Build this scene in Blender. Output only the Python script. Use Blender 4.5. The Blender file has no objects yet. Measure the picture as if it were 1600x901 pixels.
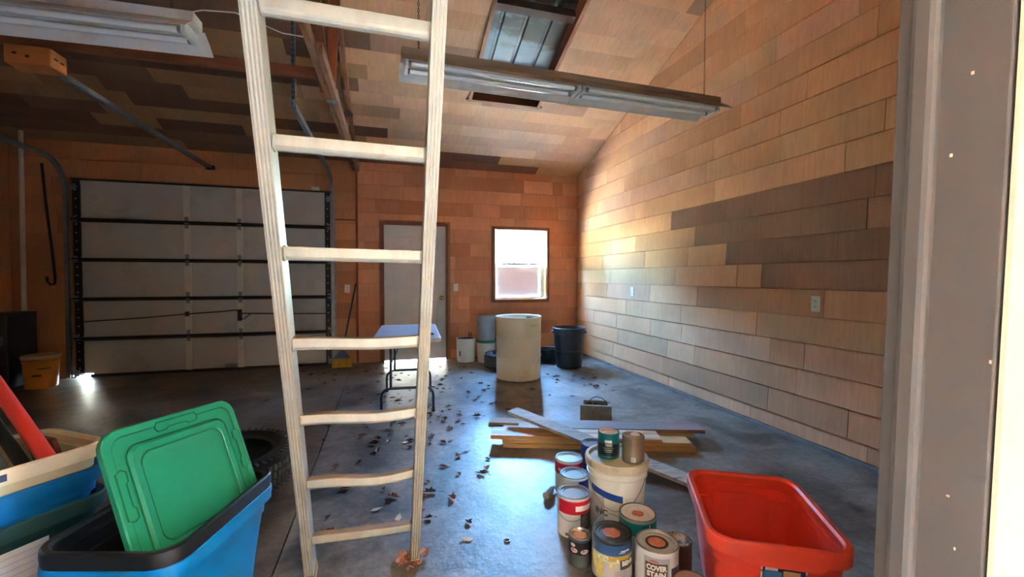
import bpy, bmesh, math, random
from mathutils import Vector, Matrix, Euler
rnd = random.Random(7)
PI = math.pi
sc = bpy.context.scene
COL = sc.collection

# ------------------------------------------------------------------ camera, world, sun, exposure
CAM_Z = 1.2608
def make_camera():
    f, yaw, pitch, roll = 675.15, 0.28223, 0.02643, 0.00131      # f in pixels of a 1600 px wide frame
    fw = Vector((math.sin(yaw) * math.cos(pitch), math.cos(yaw) * math.cos(pitch), -math.sin(pitch)))
    r0 = Vector((math.cos(yaw), -math.sin(yaw), 0)); u0 = r0.cross(fw)
    r = r0 * math.cos(roll) + u0 * math.sin(roll); u = u0 * math.cos(roll) - r0 * math.sin(roll)
    cam = bpy.data.cameras.new('camera'); co = bpy.data.objects.new('camera', cam); COL.objects.link(co)
    M = Matrix.Identity(4)
    for i in range(3):
        M[i][0], M[i][1], M[i][2] = r[i], u[i], -fw[i]
    M[2][3] = CAM_Z
    co.matrix_world = M
    cam.sensor_fit = 'HORIZONTAL'; cam.sensor_width = 36.0; cam.lens = f / 1600 * 36.0
    cam.clip_start = 0.02; cam.clip_end = 300
    sc.camera = co
make_camera()

w = bpy.data.worlds.new('world'); sc.world = w; w.use_nodes = True
wn = w.node_tree.nodes; wl = w.node_tree.links
bg = wn['Background']
sky = wn.new('ShaderNodeTexSky'); sky.sky_type = 'NISHITA'; sky.sun_disc = False
sky.sun_elevation = math.radians(60); sky.sun_rotation = math.radians(-123); sky.air_density = 1.2; sky.dust_density = 0.6; sky.ozone_density = 4.0
tint = wn.new('ShaderNodeVectorMath'); tint.operation = 'MULTIPLY'; tint.inputs[1].default_value = (0.90, 0.98, 1.10)
wl.new(sky.outputs[0], tint.inputs[0]); wl.new(tint.outputs[0], bg.inputs[0]); bg.inputs[1].default_value = SKY_STRENGTH = 8.0
sun = bpy.data.lights.new('sun', 'SUN'); sun.energy = 80.0; sun.angle = 0.0093; sun.color = (1.0, 0.93, 0.82)
so = bpy.data.objects.new('sun', sun); COL.objects.link(so)
sd = Vector((0.42, 0.27, -0.87))                       # high sun from the front left; the back yard is lit beyond the eave's shadow
so.rotation_euler = sd.to_track_quat('-Z', 'Y').to_euler(); so.location = (-20, 0, 22)
sc.view_settings.view_transform = 'Standard'; sc.view_settings.look = 'None'
sc.view_settings.gamma = 1.0; sc.view_settings.use_curve_mapping = False
sc.view_settings.exposure = 3.72
try:
    sc.cycles.max_bounces = 14; sc.cycles.diffuse_bounces = 8; sc.cycles.glossy_bounces = 4
    sc.cycles.transparent_max_bounces = 12; sc.cycles.sample_clamp_indirect = 6.0; sc.cycles.use_denoising = True
    sc.cycles.caustics_reflective = False; sc.cycles.caustics_refractive = False
except Exception:
    pass
def portal(name, loc, rot, sx, sy):                     # sampling portals in the door and window openings (they give no light themselves)
    l = bpy.data.lights.new(name, 'AREA'); l.shape = 'RECTANGLE'; l.size = sx; l.size_y = sy
    l.cycles.is_portal = True
    o = bpy.data.objects.new(name, l); COL.objects.link(o); o.location = loc; o.rotation_euler = rot
portal('window_portal', (2.065, 6.79, 1.46), (-PI / 2, 0, 0), 0.9, 1.14)
portal('added_room_portal', (3.62, -1.3, 1.14), (0, PI / 2, 0), 2.3, 2.4)

# ------------------------------------------------------------------ materials
def lin(c):
    return tuple((x / 12.92 if x <= 0.04045 else ((x + 0.055) / 1.055) ** 2.4) for x in [v / 255.0 for v in c])
MATS = {}
def mat(name, rgb, rough=0.5, metal=0.0, var=0.10, scale=9.0, bump=0.0, bscale=60.0, spec=0.5, coat=0.0, dirt=None, dirt_scale=3.0, dirt_lo=0.55, dirt_hi=0.75, stretch=(1, 1, 1), trans=0.0):
    if name in MATS: return MATS[name]
    m = bpy.data.materials.new(name); m.use_nodes = True
    n, l = m.node_tree.nodes, m.node_tree.links
    p = n['Principled BSDF']
    p.inputs['Roughness'].default_value = rough; p.inputs['Metallic'].default_value = metal
    p.inputs['Specular IOR Level'].default_value = spec
    tc = n.new('ShaderNodeTexCoord'); mp = n.new('ShaderNodeMapping'); mp.inputs['Scale'].default_value = stretch
    l.new(tc.outputs['Object'], mp.inputs[0])
    nz = n.new('ShaderNodeTexNoise'); nz.inputs['Scale'].default_value = scale; nz.inputs['Detail'].default_value = 4
    l.new(mp.outputs[0], nz.inputs['Vector'])
    c = lin(rgb) if max(rgb) > 1 else rgb
    cr = n.new('ShaderNodeValToRGB')
    cr.color_ramp.elements[0].position = 0.3; cr.color_ramp.elements[1].position = 0.7
    cr.color_ramp.elements[0].color = tuple(x * (1 - var) for x in c) + (1,)
    cr.color_ramp.elements[1].color = tuple(min(1, x * (1 + var)) for x in c) + (1,)
    l.new(nz.outputs[0], cr.inputs[0]); out = cr.outputs[0]
    if dirt:
        d = lin(dirt)
        n2 = n.new('ShaderNodeTexNoise'); n2.inputs['Scale'].default_value = dirt_scale; n2.inputs['Detail'].default_value = 6; n2.inputs['Roughness'].default_value = 0.65
        l.new(mp.outputs[0], n2.inputs['Vector'])
        r2 = n.new('ShaderNodeValToRGB'); r2.color_ramp.elements[0].position = dirt_lo; r2.color_ramp.elements[1].position = dirt_hi
        l.new(n2.outputs[0], r2.inputs[0])
        mx = n.new('ShaderNodeMixRGB'); l.new(r2.outputs[0], mx.inputs[0]); l.new(out, mx.inputs[1]); mx.inputs[2].default_value = d + (1,)
        out = mx.outputs[0]
    l.new(out, p.inputs['Base Color'])
    if bump:
        n3 = n.new('ShaderNodeTexNoise'); n3.inputs['Scale'].default_value = bscale; n3.inputs['Detail'].default_value = 3
        l.new(mp.outputs[0], n3.inputs['Vector'])
        b = n.new('ShaderNodeBump'); b.inputs['Strength'].default_value = bump; b.inputs['Distance'].default_value = 0.01
        l.new(n3.outputs[0], b.inputs['Height']); l.new(b.outputs[0], p.inputs['Normal'])
    if coat: p.inputs['Coat Weight'].default_value = coat
    MATS[name] = m
    return m

def board_mat(name, stretch, rough=0.75):
    """thin plywood boards: the tone of each board is its own object colour, the veneer figure is noise stretched along the grain"""
    m = bpy.data.materials.new(name); m.use_nodes = True
    n, l = m.node_tree.nodes, m.node_tree.links
    p = n['Principled BSDF']; p.inputs['Roughness'].default_value = rough; p.inputs['Specular IOR Level'].default_value = 0.2
    oi = n.new('ShaderNodeObjectInfo'); tc = n.new('ShaderNodeTexCoord')
    ad = n.new('ShaderNodeVectorMath'); ad.operation = 'ADD'
    ml = n.new('ShaderNodeVectorMath'); ml.operation = 'SCALE'; ml.inputs[0].default_value = (3.1, 5.7, 9.3)
    l.new(oi.outputs['Random'], ml.inputs['Scale']); l.new(tc.outputs['Object'], ad.inputs[0]); l.new(ml.outputs[0], ad.inputs[1])
    mp = n.new('ShaderNodeMapping'); mp.inputs['Scale'].default_value = stretch; l.new(ad.outputs[0], mp.inputs[0])
    n1 = n.new('ShaderNodeTexNoise'); n1.inputs['Scale'].default_value = 3.2; n1.inputs['Detail'].default_value = 7; n1.inputs['Roughness'].default_value = 0.62; n1.inputs['Distortion'].default_value = 0.6
    l.new(mp.outputs[0], n1.inputs['Vector'])
    n2 = n.new('ShaderNodeTexNoise'); n2.inputs['Scale'].default_value = 1.6; n2.inputs['Detail'].default_value = 3; l.new(ad.outputs[0], n2.inputs['Vector'])
    r1 = n.new('ShaderNodeMapRange'); r1.inputs['From Min'].default_value = 0.3; r1.inputs['From Max'].default_value = 0.7; r1.inputs['To Min'].default_value = 0.88; r1.inputs['To Max'].default_value = 1.08
    l.new(n1.outputs[0], r1.inputs[0])
    r2 = n.new('ShaderNodeMapRange'); r2.inputs['From Min'].default_value = 0.3; r2.inputs['From Max'].default_value = 0.7; r2.inputs['To Min'].default_value = 0.86; r2.inputs['To Max'].default_value = 1.12
    l.new(n2.outputs[0], r2.inputs[0])
    mm = n.new('ShaderNodeMath'); mm.operation = 'MULTIPLY'; l.new(r1.outputs[0], mm.inputs[0]); l.new(r2.outputs[0], mm.inputs[1])
    sv = n.new('ShaderNodeVectorMath'); sv.operation = 'SCALE'; l.new(oi.outputs['Color'], sv.inputs[0]); l.new(mm.outputs[0], sv.inputs['Scale'])
    l.new(sv.outputs[0], p.inputs['Base Color'])
    MATS[name] = m
    return m

def glass_mat(name, tint=(0.84, 0.95, 0.95)):
    m = bpy.data.materials.new(name); m.use_nodes = True
    n, l = m.node_tree.nodes, m.node_tree.links
    n.remove(n['Principled BSDF']); o = n['Material Output']
    t = n.new('ShaderNodeBsdfTransparent'); t.inputs[0].default_value = tint + (1,)
    g = n.new('ShaderNodeBsdfGlossy'); g.inputs['Roughness'].default_value = 0.03
    lw = n.new('ShaderNodeLayerWeight'); lw.inputs[0].default_value = 0.5
    pw = n.new('ShaderNodeMath'); pw.operation = 'POWER'; pw.inputs[1].default_value = 5.0; l.new(lw.outputs['Facing'], pw.inputs[0])
    f = n.new('ShaderNodeMath'); f.operation = 'MULTIPLY_ADD'; f.inputs[1].default_value = 0.8; f.inputs[2].default_value = 0.04; l.new(pw.outputs[0], f.inputs[0])
    mx = n.new('ShaderNodeMixShader'); l.new(f.outputs[0], mx.inputs[0]); l.new(t.outputs[0], mx.inputs[1]); l.new(g.outputs[0], mx.inputs[2])
    l.new(mx.outputs[0], o.inputs[0]); MATS[name] = m
    return m
def film_mat(name, rgb, see=0.003):
    m = bpy.data.materials.new(name); m.use_nodes = True
    n, l = m.node_tree.nodes, m.node_tree.links
    n.remove(n['Principled BSDF']); o = n['Material Output']
    d = n.new('ShaderNodeBsdfDiffuse'); d.inputs[0].default_value = lin(rgb) + (1,)
    t = n.new('ShaderNodeBsdfTranslucent'); t.inputs[0].default_value = lin(rgb) + (1,)
    x = n.new('ShaderNodeBsdfTransparent')
    m1 = n.new('ShaderNodeMixShader'); m1.inputs[0].default_value = FILM_T = 0.055
    l.new(d.outputs[0], m1.inputs[1]); l.new(t.outputs[0], m1.inputs[2])
    m2 = n.new('ShaderNodeMixShader'); m2.inputs[0].default_value = see; l.new(m1.outputs[0], m2.inputs[1]); l.new(x.outputs[0], m2.inputs[2])
    l.new(m2.outputs[0], o.inputs[0]); MATS[name] = m
    return m

# ------------------------------------------------------------------ mesh builder and object helpers
class MB:
    def __init__(s): s.v = []; s.f = []; s.m = []; s.s = []
    def add(s, V, F, mi=0, sm=False):
        b = len(s.v); s.v += [tuple(v) for v in V]
        for f in F: s.f.append(tuple(b + i for i in f)); s.m.append(mi); s.s.append(sm)
        return s
    def box(s, c, d, R=None, mi=0, bev=0.0):
        x, y, z = d[0] / 2, d[1] / 2, d[2] / 2; c = Vector(c)
        if bev:
            bm = bmesh.new(); bmesh.ops.create_cube(bm, size=1); bmesh.ops.scale(bm, vec=d, verts=bm.verts)
            bmesh.ops.bevel(bm, geom=bm.edges[:], offset=bev, segments=2, affect='EDGES', profile=0.6)
            bm.verts.index_update()
            V = [v.co.copy() for v in bm.verts]; F = [[v.index for v in f.verts] for f in bm.faces]; bm.free()
        else:
            V = [Vector(q) for q in ((-x, -y, -z), (x, -y, -z), (x, y, -z), (-x, y, -z), (-x, -y, z), (x, -y, z), (x, y, z), (-x, y, z))]
            F = [(0, 3, 2, 1), (4, 5, 6, 7), (0, 1, 5, 4), (1, 2, 6, 5), (2, 3, 7, 6), (3, 0, 4, 7)]
        if R is not None: V = [R @ v for v in V]
        return s.add([v + c for v in V], F, mi)
    def bar(s, a, b, wd, ht, up=(0, 0, 1), mi=0):
        a, b = Vector(a), Vector(b); d = b - a; L = d.length; d.normalize(); up = Vector(up)
        sx = d.cross(up); sx.normalize(); uz = sx.cross(d)
        R = Matrix((sx, d, uz)).transposed()
        return s.box((a + b) / 2, (wd, L, ht), R, mi)
    def loft(s, rings, closed=True, cap0=True, cap1=True, mi=0, sm=True):
        n = len(rings[0]); b = len(s.v)
        for r in rings: s.v += [tuple(p) for p in r]
        for i in range(len(rings) - 1):
            for j in range(n if closed else n - 1):
                k = (j + 1) % n
                s.f.append((b + i * n + j, b + i * n + k, b + (i + 1) * n + k, b + (i + 1) * n + j)); s.m.append(mi); s.s.append(sm)
        if cap0: s.f.append(tuple(b + j for j in range(n - 1, -1, -1))); s.m.append(mi); s.s.append(False)
        if cap1: s.f.append(tuple(b + (len(rings) - 1) * n + j for j in range(n))); s.m.append(mi); s.s.append(False)
        return s
    def lathe(s, prof, n=32, c=(0, 0, 0), cap0=True, cap1=True, mi=0, sm=True, a0=0.0, a1=None):
        full = a1 is None; a1 = 2 * PI if full else a1; k = n if full else n + 1
        rings = [[(c[0] + r * math.cos(a0 + (a1 - a0) * j / n), c[1] + r * math.sin(a0 + (a1 - a0) * j / n), c[2] + z) for j in range(k)] for r, z in prof]
        return s.loft(rings, full, cap0 and full, cap1 and full, mi, sm)
    def tube(s, path, r, n=8, closed=False, mi=0, sm=True):
        P = [Vector(p) for p in path]; N = len(P); rings = []
        up = Vector((0, 0, 1)); prev = None
        for i in range(N):
            t = (P[(i + 1) % N] - P[i - 1]) if closed else (P[min(i + 1, N - 1)] - P[max(i - 1, 0)])
            if t.length < 1e-9: t = Vector((0, 0, 1))
            t.normalize()
            if prev is None:
                x = t.cross(up)
                if x.length < 1e-3: x = t.cross(Vector((1, 0, 0)))
            else:
                x = prev - t * prev.dot(t)
            x.normalize(); prev = x; y = t.cross(x)
            rr = r[i] if isinstance(r, (list, tuple)) else r
            rings.append([P[i] + (x * math.cos(2 * PI * j / n) + y * math.sin(2 * PI * j / n)) * rr for j in range(n)])
        if closed: rings.append(rings[0])
        return s.loft(rings, True, not closed, not closed, mi, sm)
    def prism(s, poly, d, mi=0):
        """poly: planar ring of 3-D points, d: vector it is thickened by"""
        n = len(poly); d = Vector(d); P = [Vector(p) for p in poly]
        V = P + [p + d for p in P]
        F = [tuple(range(n - 1, -1, -1)), tuple(range(n, 2 * n))] + [(i, (i + 1) % n, n + (i + 1) % n, n + i) for i in range(n)]
        return s.add(V, F, mi)
    def xf(s, M): s.v = [tuple(M @ Vector(v)) for v in s.v]; return s
    def mesh(s, name, mats):
        me = bpy.data.meshes.new(name); me.from_pydata(s.v, [], s.f)
        for m in (mats if isinstance(mats, (list, tuple)) else [mats]): me.materials.append(m)
        me.polygons.foreach_set('material_index', s.m); me.polygons.foreach_set('use_smooth', s.s)
        bm = bmesh.new(); bm.from_mesh(me); bmesh.ops.recalc_face_normals(bm, faces=bm.faces)
        for e in bm.edges:
            if len(e.link_faces) == 2 and e.calc_face_angle(0) > 0.62: e.smooth = False
        bm.to_mesh(me); bm.free()
        me.update(); return me
    def build(s, name, mats, parent=None, label=None):
        o = bpy.data.objects.new(name, s.mesh(name, mats)); COL.objects.link(o)
        if parent is not None: o.parent = parent
        if label: o['label'] = label
        return o
def tag(o, label, cat, group=None, kind=None):
    o['label'] = label; o['category'] = cat
    if group: o['group'] = group
    if kind: o['kind'] = kind
    return o
def thing(name, label, cat, loc=(0, 0, 0), rz=0.0, group=None):
    o = bpy.data.objects.new(name, None); COL.objects.link(o); o.location = loc; o.rotation_euler = (0, 0, rz); o.empty_display_size = 0.1
    return tag(o, label, cat, group)
def struct(name, mb, mats):
    o = mb.build(name, mats) if mb is not None else bpy.data.objects.new(name, None)
    if mb is None: COL.objects.link(o)
    o['kind'] = 'structure'; return o
def rrect(L, W, r, z, n=5):
    r = min(r, L / 2 - 1e-4, W / 2 - 1e-4); P = []
    for cx, cy, a in ((L / 2 - r, W / 2 - r, 0), (-L / 2 + r, W / 2 - r, PI / 2), (-L / 2 + r, -W / 2 + r, PI), (L / 2 - r, -W / 2 + r, 1.5 * PI)):
        for i in range(n + 1):
            t = a + PI / 2 * i / n; P.append((cx + r * math.cos(t), cy + r * math.sin(t), z))
    return P
def text_geo(txt, size, offset=0.0, ext=0.0004):
    """flat lettering as vertices and faces in XY, centred"""
    c = bpy.data.curves.new('t', 'FONT'); c.body = txt; c.size = size; c.offset = offset; c.extrude = ext; c.align_x = 'CENTER'; c.align_y = 'CENTER'; c.resolution_u = 3
    o = bpy.data.objects.new('t', c); COL.objects.link(o)
    dg = bpy.context.evaluated_depsgraph_get(); dg.update(); me = o.evaluated_get(dg).to_mesh()
    V = [v.co.copy() for v in me.vertices]; F = [tuple(p.vertices) for p in me.polygons]
    o.evaluated_get(dg).to_mesh_clear(); bpy.data.objects.remove(o); bpy.data.curves.remove(c)
    return V, F
def wrap_text(mb, txt, size, R, z, ang=0.0, offset=0.0, mi=0, sx=1.0):
    """lettering bent round a can of radius R; ang 0 = local -Y"""
    V, F = text_geo(txt, size, offset)
    mb.add([(math.sin(ang + v.x * sx / R) * (R + v.z), -math.cos(ang + v.x * sx / R) * (R + v.z), z + v.y) for v in V], F, mi)
def sector(mb, R, z0, z1, a0, a1, n=None, mi=0, R1=None):
    """label patch on a can, angles from local -Y, anticlockwise seen from above"""
    R1 = R if R1 is None else R1
    n = n or max(3, int(abs(a1 - a0) / 0.15))
    A = [a0 + (a1 - a0) * i / n for i in range(n + 1)]
    V = [(math.sin(a) * R, -math.cos(a) * R, z0) for a in A] + [(math.sin(a) * R1, -math.cos(a) * R1, z1) for a in A]
    V += [(math.sin(a) * (R - .0005), -math.cos(a) * (R - .0005), z0) for a in A] + [(math.sin(a) * (R1 - .0005), -math.cos(a) * (R1 - .0005), z1) for a in A]
    k = n + 1
    F = [(i, i + 1, k + i + 1, k + i) for i in range(n)] + [(k + i, k + i + 1, 3 * k + i + 1, 3 * k + i) for i in range(n)] + [(2 * k + i, 2 * k + i + 1, i + 1, i) for i in range(n)]
    F += [(0, k, 3 * k, 2 * k), (n, 2 * k + n, 3 * k + n, k + n)]
    mb.add(V, F, mi, True)
def clip(poly, a, b, c):
    """keep a*u+b*v<=c"""
    out = []
    for i in range(len(poly)):
        p, q = poly[i], poly[(i + 1) % len(poly)]
        dp, dq = a * p[0] + b * p[1] - c, a * q[0] + b * q[1] - c
        if dp <= 0: out.append(p)
        if (dp < 0 < dq) or (dq < 0 < dp):
            t = dp / (dp - dq); out.append((p[0] + (q[0] - p[0]) * t, p[1] + (q[1] - p[1]) * t))
    return out
# ------------------------------------------------------------------ the shell of the garage
D, W, XL, YF = 6.62, 3.05, -4.3, 0.42            # back wall, right wall, left wall, front wall (inner faces)
YR, ZR = 3.47, 3.962                             # ridge
def zroof(y): return ZR - abs(y - YR) / 3.0
GAR = (-3.71, -0.755, 0.0, 2.46); DOOR = (-0.045, 0.875, 0.0, 2.035); WIN = (1.625, 2.512, 0.895, 2.018); DWY = (-0.285, 0.65, 0.0, 2.08)
bw = board_mat('plywood_boards_wall', (14, 14, 1.3)); bc = board_mat('plywood_boards_ceiling', (15, 1.6, 1.6))
stud = mat('framing_wood', (128, 84, 52), 0.7, var=0.25, scale=4, stretch=(6, 1, 6), dirt=(60, 36, 22), dirt_scale=5)
lum = mat('yellow_pine', (196, 152, 92), 0.6, var=0.18, scale=5, stretch=(1, 10, 10), dirt=(120, 84, 48), dirt_lo=.6, dirt_hi=.8)
redwood = mat('reddish_trim_wood', (122, 66, 40), 0.6, var=0.2, scale=6, stretch=(4, 4, 1))
dark_wood = mat('dark_old_wood', (70, 44, 32), 0.75, var=0.3, scale=6)

def rects_minus(r, holes):
    out = [r]
    for h in holes:
        nx = []
        for a in out:
            u0, u1, v0, v1 = a
            if h[0] >= u1 or h[1] <= u0 or h[2] >= v1 or h[3] <= v0: nx.append(a); continue
            if h[0] > u0: nx.append((u0, h[0], v0, v1))
            if h[1] < u1: nx.append((h[1], u1, v0, v1))
            a0, a1 = max(u0, h[0]), min(u1, h[1])
            if h[2] > v0: nx.append((a0, a1, v0, h[2]))
            if h[3] < v1: nx.append((a0, a1, h[3], v1))
        out = nx
    return out
def holed_wall(mb, u0, u1, v0, v1, holes, fn):
    for r in rects_minus((u0, u1, v0, v1), holes): fn(mb, r)

def lay(parent, m, org, U, V, N, u0, u1, v0, v1, pitch, vstart, holes, clips, tone, seed, lo=0.7, hi=1.9, th=0.008, lap=0.006, gap=0.002, brk=()):
    """courses of thin lapped boards, every board an object of its own under the wall or ceiling it covers"""
    R = random.Random(seed); org, U, V, N = Vector(org), Vector(U), Vector(V), Vector(N); cnt = 0
    k = 0; va = vstart
    while va < v1:
        vb = va + pitch; u = u0 - R.uniform(0, 1.0)
        while u < u1:
            L = R.uniform(lo, hi)
            if R.random() < 0.18: L *= 0.4
            for bz, bu in brk:
                if abs(va - bz) < .06 and u < bu < u + L: L = bu - u
            a, b, c, d = max(u, u0) + gap / 2, min(u + L, u1) - gap / 2, max(va, v0) + gap / 2, min(vb, v1) - gap / 2
            uc = u + L / 2; u += L
            if b - a < 0.03 or d - c < 0.02: continue
            mb = MB(); pr = R.uniform(0, 0.0025)
            for r in rects_minus((a, b, c, d), holes):
                P = [(r[0], r[2]), (r[1], r[2]), (r[1], r[3]), (r[0], r[3])]
                for cl in clips: P = clip(P, *cl)
                if len(P) < 3: continue
                off = lambda v: th + pr + lap * (1 - (v - va) / pitch)
                lo3 = [org + U * p[0] + V * p[1] for p in P]; hi3 = [q + N * off(p[1]) for q, p in zip(lo3, P)]
                n = len(P)
                mb.add(lo3 + hi3, [tuple(range(n - 1, -1, -1)), tuple(range(n, 2 * n))] + [(i, (i + 1) % n, n + (i + 1) % n, n + i) for i in range(n)])
            if not mb.v: continue
            o = mb.build('board', m, parent); t = tone(uc, va, k, R); o.color = (t[0], t[1], t[2], 1); cnt += 1
        va = vb; k += 1
    return cnt
def pick(R, tones, jit=0.07):
    t = R.choice(tones); j = 1 + R.uniform(-jit, jit); return tuple(x * j for x in t)

plaster = mat('sheathing', (150, 110, 74), 0.8)
# back wall ----------------------------------------------------------------------------------------
mb = MB()
holed_wall(mb, XL - .15, W + .15, -0.05, 2.93, [(GAR[0], GAR[1], -1, GAR[3]), (DOOR[0], DOOR[1], -1, DOOR[3]), WIN],
           lambda m, r: m.box(((r[0] + r[1]) / 2, 6.705, (r[2] + r[3]) / 2), (r[1] - r[0], 0.14, r[3] - r[2])))
mb.box((GAR[1] + .005, 6.705, 1.25), (.09, .052, 2.5)); mb.box((GAR[0] - .005, 6.705, 1.30), (.09, .052, 2.36)); mb.box(((GAR[0] + GAR[1]) / 2, 6.705, GAR[3] - .0), (3.0, .052, .07))
wall_back = struct('wall_back', mb, plaster)
T_BACK = [(0.637, 0.270, 0.140), (0.602, 0.247, 0.129), (0.673, 0.299, 0.162), (0.566, 0.230, 0.118), (0.649, 0.293, 0.157)]
def tone_back(u, v, k, R):
    t = pick(R, T_BACK)
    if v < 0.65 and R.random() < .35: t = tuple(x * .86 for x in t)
    return t
lay(wall_back, bw, (0, 6.635, 0), (1, 0, 0), (0, 0, 1), (0, -1, 0), -0.395, W, 0.012, 2.914, 0.2045, -0.06,
    [(DOOR[0] - .06, DOOR[1] + .06, -1, DOOR[3] + .06), (WIN[0] - .045, WIN[1] + .045, WIN[2] - .045, WIN[3] + .045)], [], tone_back, 11, 0.35, 1.15, gap=.004)
T_GAR = [(0.506, 0.216, 0.097), (0.473, 0.200, 0.092), (0.539, 0.238, 0.108)]
lay(wall_back, bw, (0, 6.635, 0), (1, 0, 0), (0, 0, 1), (0, -1, 0), XL, -0.425, 0.012, 2.914, 0.2265, -0.02,
    [(GAR[0] - .02, GAR[1] + .02, -1, GAR[3] + .02)], [], lambda u, v, k, R: pick(R, T_GAR), 12, 1.0, 2.4)
post = struct('trim_1', MB().box((-.41, 6.612, 1.4), (.028, .03, 2.72)).box((-.59, 6.612, 2.075), (.33, .024, .02)), redwood)
# right wall ---------------------------------------------------------------------------------------
mb = MB(); y0, y1 = YF - .12, D + .16
mb.prism([(W + .014, y0, -.05), (W + .014, y1, -.05), (W + .014, y1, zroof(y1)), (W + .014, YR, ZR), (W + .014, y0, zroof(y0))], (.13, 0, 0))
wall_right = struct('wall_right', mb, plaster)
T_RT = [(0.649, 0.344, 0.177), (0.616, 0.319, 0.163), (0.682, 0.368, 0.203), (0.595, 0.299, 0.145), (0.649, 0.344, 0.198), (0.628, 0.358, 0.185)]
T_RD = [(.30, .158, .098), (.275, .14, .088), (.32, .17, .105)]
DARK_ROWS = ((1.171, 2.93), (1.376, 3.33), (1.580, 3.76), (1.785, 4.15))      # the run of darker boards
def tone_right(u, v, k, R):
    for q, y in DARK_ROWS:
        if abs(v - q) < .06 and u < y: return pick(R, T_RD)
    t = pick(R, T_RT, .09)
    if v > 2.5 and u < 4.6: t = (t[0] * .98, t[1] * .93, t[2] * .9)
    if R.random() < .07: t = tuple(x * .8 for x in t)
    return t
lay(wall_right, bw, (W + .014, 0, 0), (0, 1, 0), (0, 0, 1), (-1, 0, 0), YF, D - .002, 0.03, 4.0, 0.2045, -0.056, [],
    [(1 / 3, 1, ZR + YR / 3 - .006), (-1 / 3, 1, ZR - YR / 3 - .006)], tone_right, 23, 0.55, 1.5, lap=.010, gap=.004, brk=DARK_ROWS)
struct('baseboard_right', MB().box((W - .006, 3.5, .012), (.03, 6.1, .024)), mat('concrete_curb', (120, 112, 104), .8, var=.2))
# left wall ----------------------------------------------------------------------------------------
mb = MB(); mb.prism([(XL - .014, y0, -.05), (XL - .014, y1, -.05), (XL - .014, y1, zroof(y1)), (XL - .014, YR, ZR), (XL - .014, y0, zroof(y0))], (-.13, 0, 0))
wall_left = struct('wall_left', mb, plaster)
lay(wall_left, bw, (XL - .014, 0, 0), (0, 1, 0), (0, 0, 1), (1, 0, 0), 3.4, D - .002, 0.02, 3.3, 0.2265, -.02, [], [(1 / 3, 1, ZR + YR / 3 - .006)], lambda u, v, k, R: pick(R, T_GAR), 31, 1.2, 2.4)
# front wall with the doorway the camera looks through ----------------------------------------------
mb = MB()
holed_wall(mb, XL - .15, W + .15, -.05, 2.9, [(DWY[0] - .042, DWY[1] + .042, -1, DWY[3] + .012)], lambda m, r: m.box(((r[0] + r[1]) / 2, YF - .06, (r[2] + r[3]) / 2), (r[1] - r[0], .12, r[3] - r[2])))
wall_front = struct('wall_front', mb, mat('inside_front_wall', (158, 108, 70), .7, var=.15, scale=3))
grey_paint = mat('grey_painted_jamb', (76, 69, 63), .5, var=.05, scale=5, bump=.08, bscale=40)
cream = mat('cream_outside_trim', (214, 202, 172), .55, var=.06, scale=12, dirt=(150, 120, 84), dirt_scale=8, dirt_lo=.66, dirt_hi=.8)
def jamb(name, x, sgn):
    d = struct(name, None, None)
    mb = MB(); mb.box((x + sgn * .02, .364, 1.03), (.04, .112, 2.06), bev=.002); f = mb.build('jamb', grey_paint, d)
    mb = MB(); mb.box((x - sgn * .004, .385, 1.03), (.02, .028, 2.06), bev=.007); mb.build('stop', grey_paint, d)
    mb = MB(); mb.box((x + sgn * .060, .282, 1.06), (.118, .050, 2.12), bev=.007); mb.build('casing', cream, d)
    # worn spots where the paint has chipped to wood
    sp = mat('chipped_wood', (196, 160, 124), .7)
    R = random.Random(5); mb = MB()
    if sgn > 0:
        for zz in (1.49, 1.40, 1.16, .99, .93, .80):
            yy = R.uniform(.31, .36); mb.box((x - .0004, yy, zz), (.0010, R.uniform(.001, .003), R.uniform(.002, .004)))
        mb.build('paint_chip', sp, d, label='pale chips in the grey paint')
    return d
door_2 = jamb('door_2', DWY[1] + .001, 1)
left_jamb = jamb('door_3', DWY[0] - .001, -1)
struct('trim_2', MB().box((.18, .346, 2.075), (.86, .148, .03)), grey_paint)
# the right-hand jamb leans a little, as the frame in the photo does
door_2.rotation_euler = (math.radians(1.2), 0, 0); door_2.location = (0, .027, 0)

# ceiling: boards on the slopes, with an open hatch to the metal roof ---------------------------------
SL = math.atan(1 / 3); cs, sn = math.cos(SL), math.sin(SL)
Ub, Vb, Nb = Vector((1, 0, 0)), Vector((0, -cs, sn)), Vector((0, -sn, -cs))
org = Vector((0, D, zroof(D))) - Nb * 0.012
HATCH = (0.985, 1.825, (D - 5.165) / cs, (D - 3.62) / cs)
LS = (D - YR) / cs
mb = MB()
def slab(m, r):
    P = [org + Ub * a + Vb * b for a, b in ((r[0], r[2]), (r[1], r[2]), (r[1], r[3]), (r[0], r[3]))]; m.prism(P, -Nb * .02)
holed_wall(mb, XL - .15, W + .15, -.35, LS, [HATCH], slab)
of = Vector((0, YR, ZR)); Vf = Vector((0, -cs, -sn)); Nf = Vector((0, sn, -cs))
P = [of - Nf * .012 + Ub * a + Vf * b for a, b in ((XL - .15, 0), (W + .15, 0), (W + .15, 3.6), (XL - .15, 3.6))]; mb.prism(P, -Nf * .02)
ceiling = struct('ceiling', mb, plaster)
T_CL = [(0.683, 0.385, 0.207), (0.651, 0.359, 0.192), (0.706, 0.413, 0.238), (0.628, 0.336, 0.187), (0.661, 0.379, 0.227)]
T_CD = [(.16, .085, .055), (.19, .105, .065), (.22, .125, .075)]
T_CT = [(.40, .235, .12), (.36, .205, .105), (.43, .25, .13)]
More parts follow.
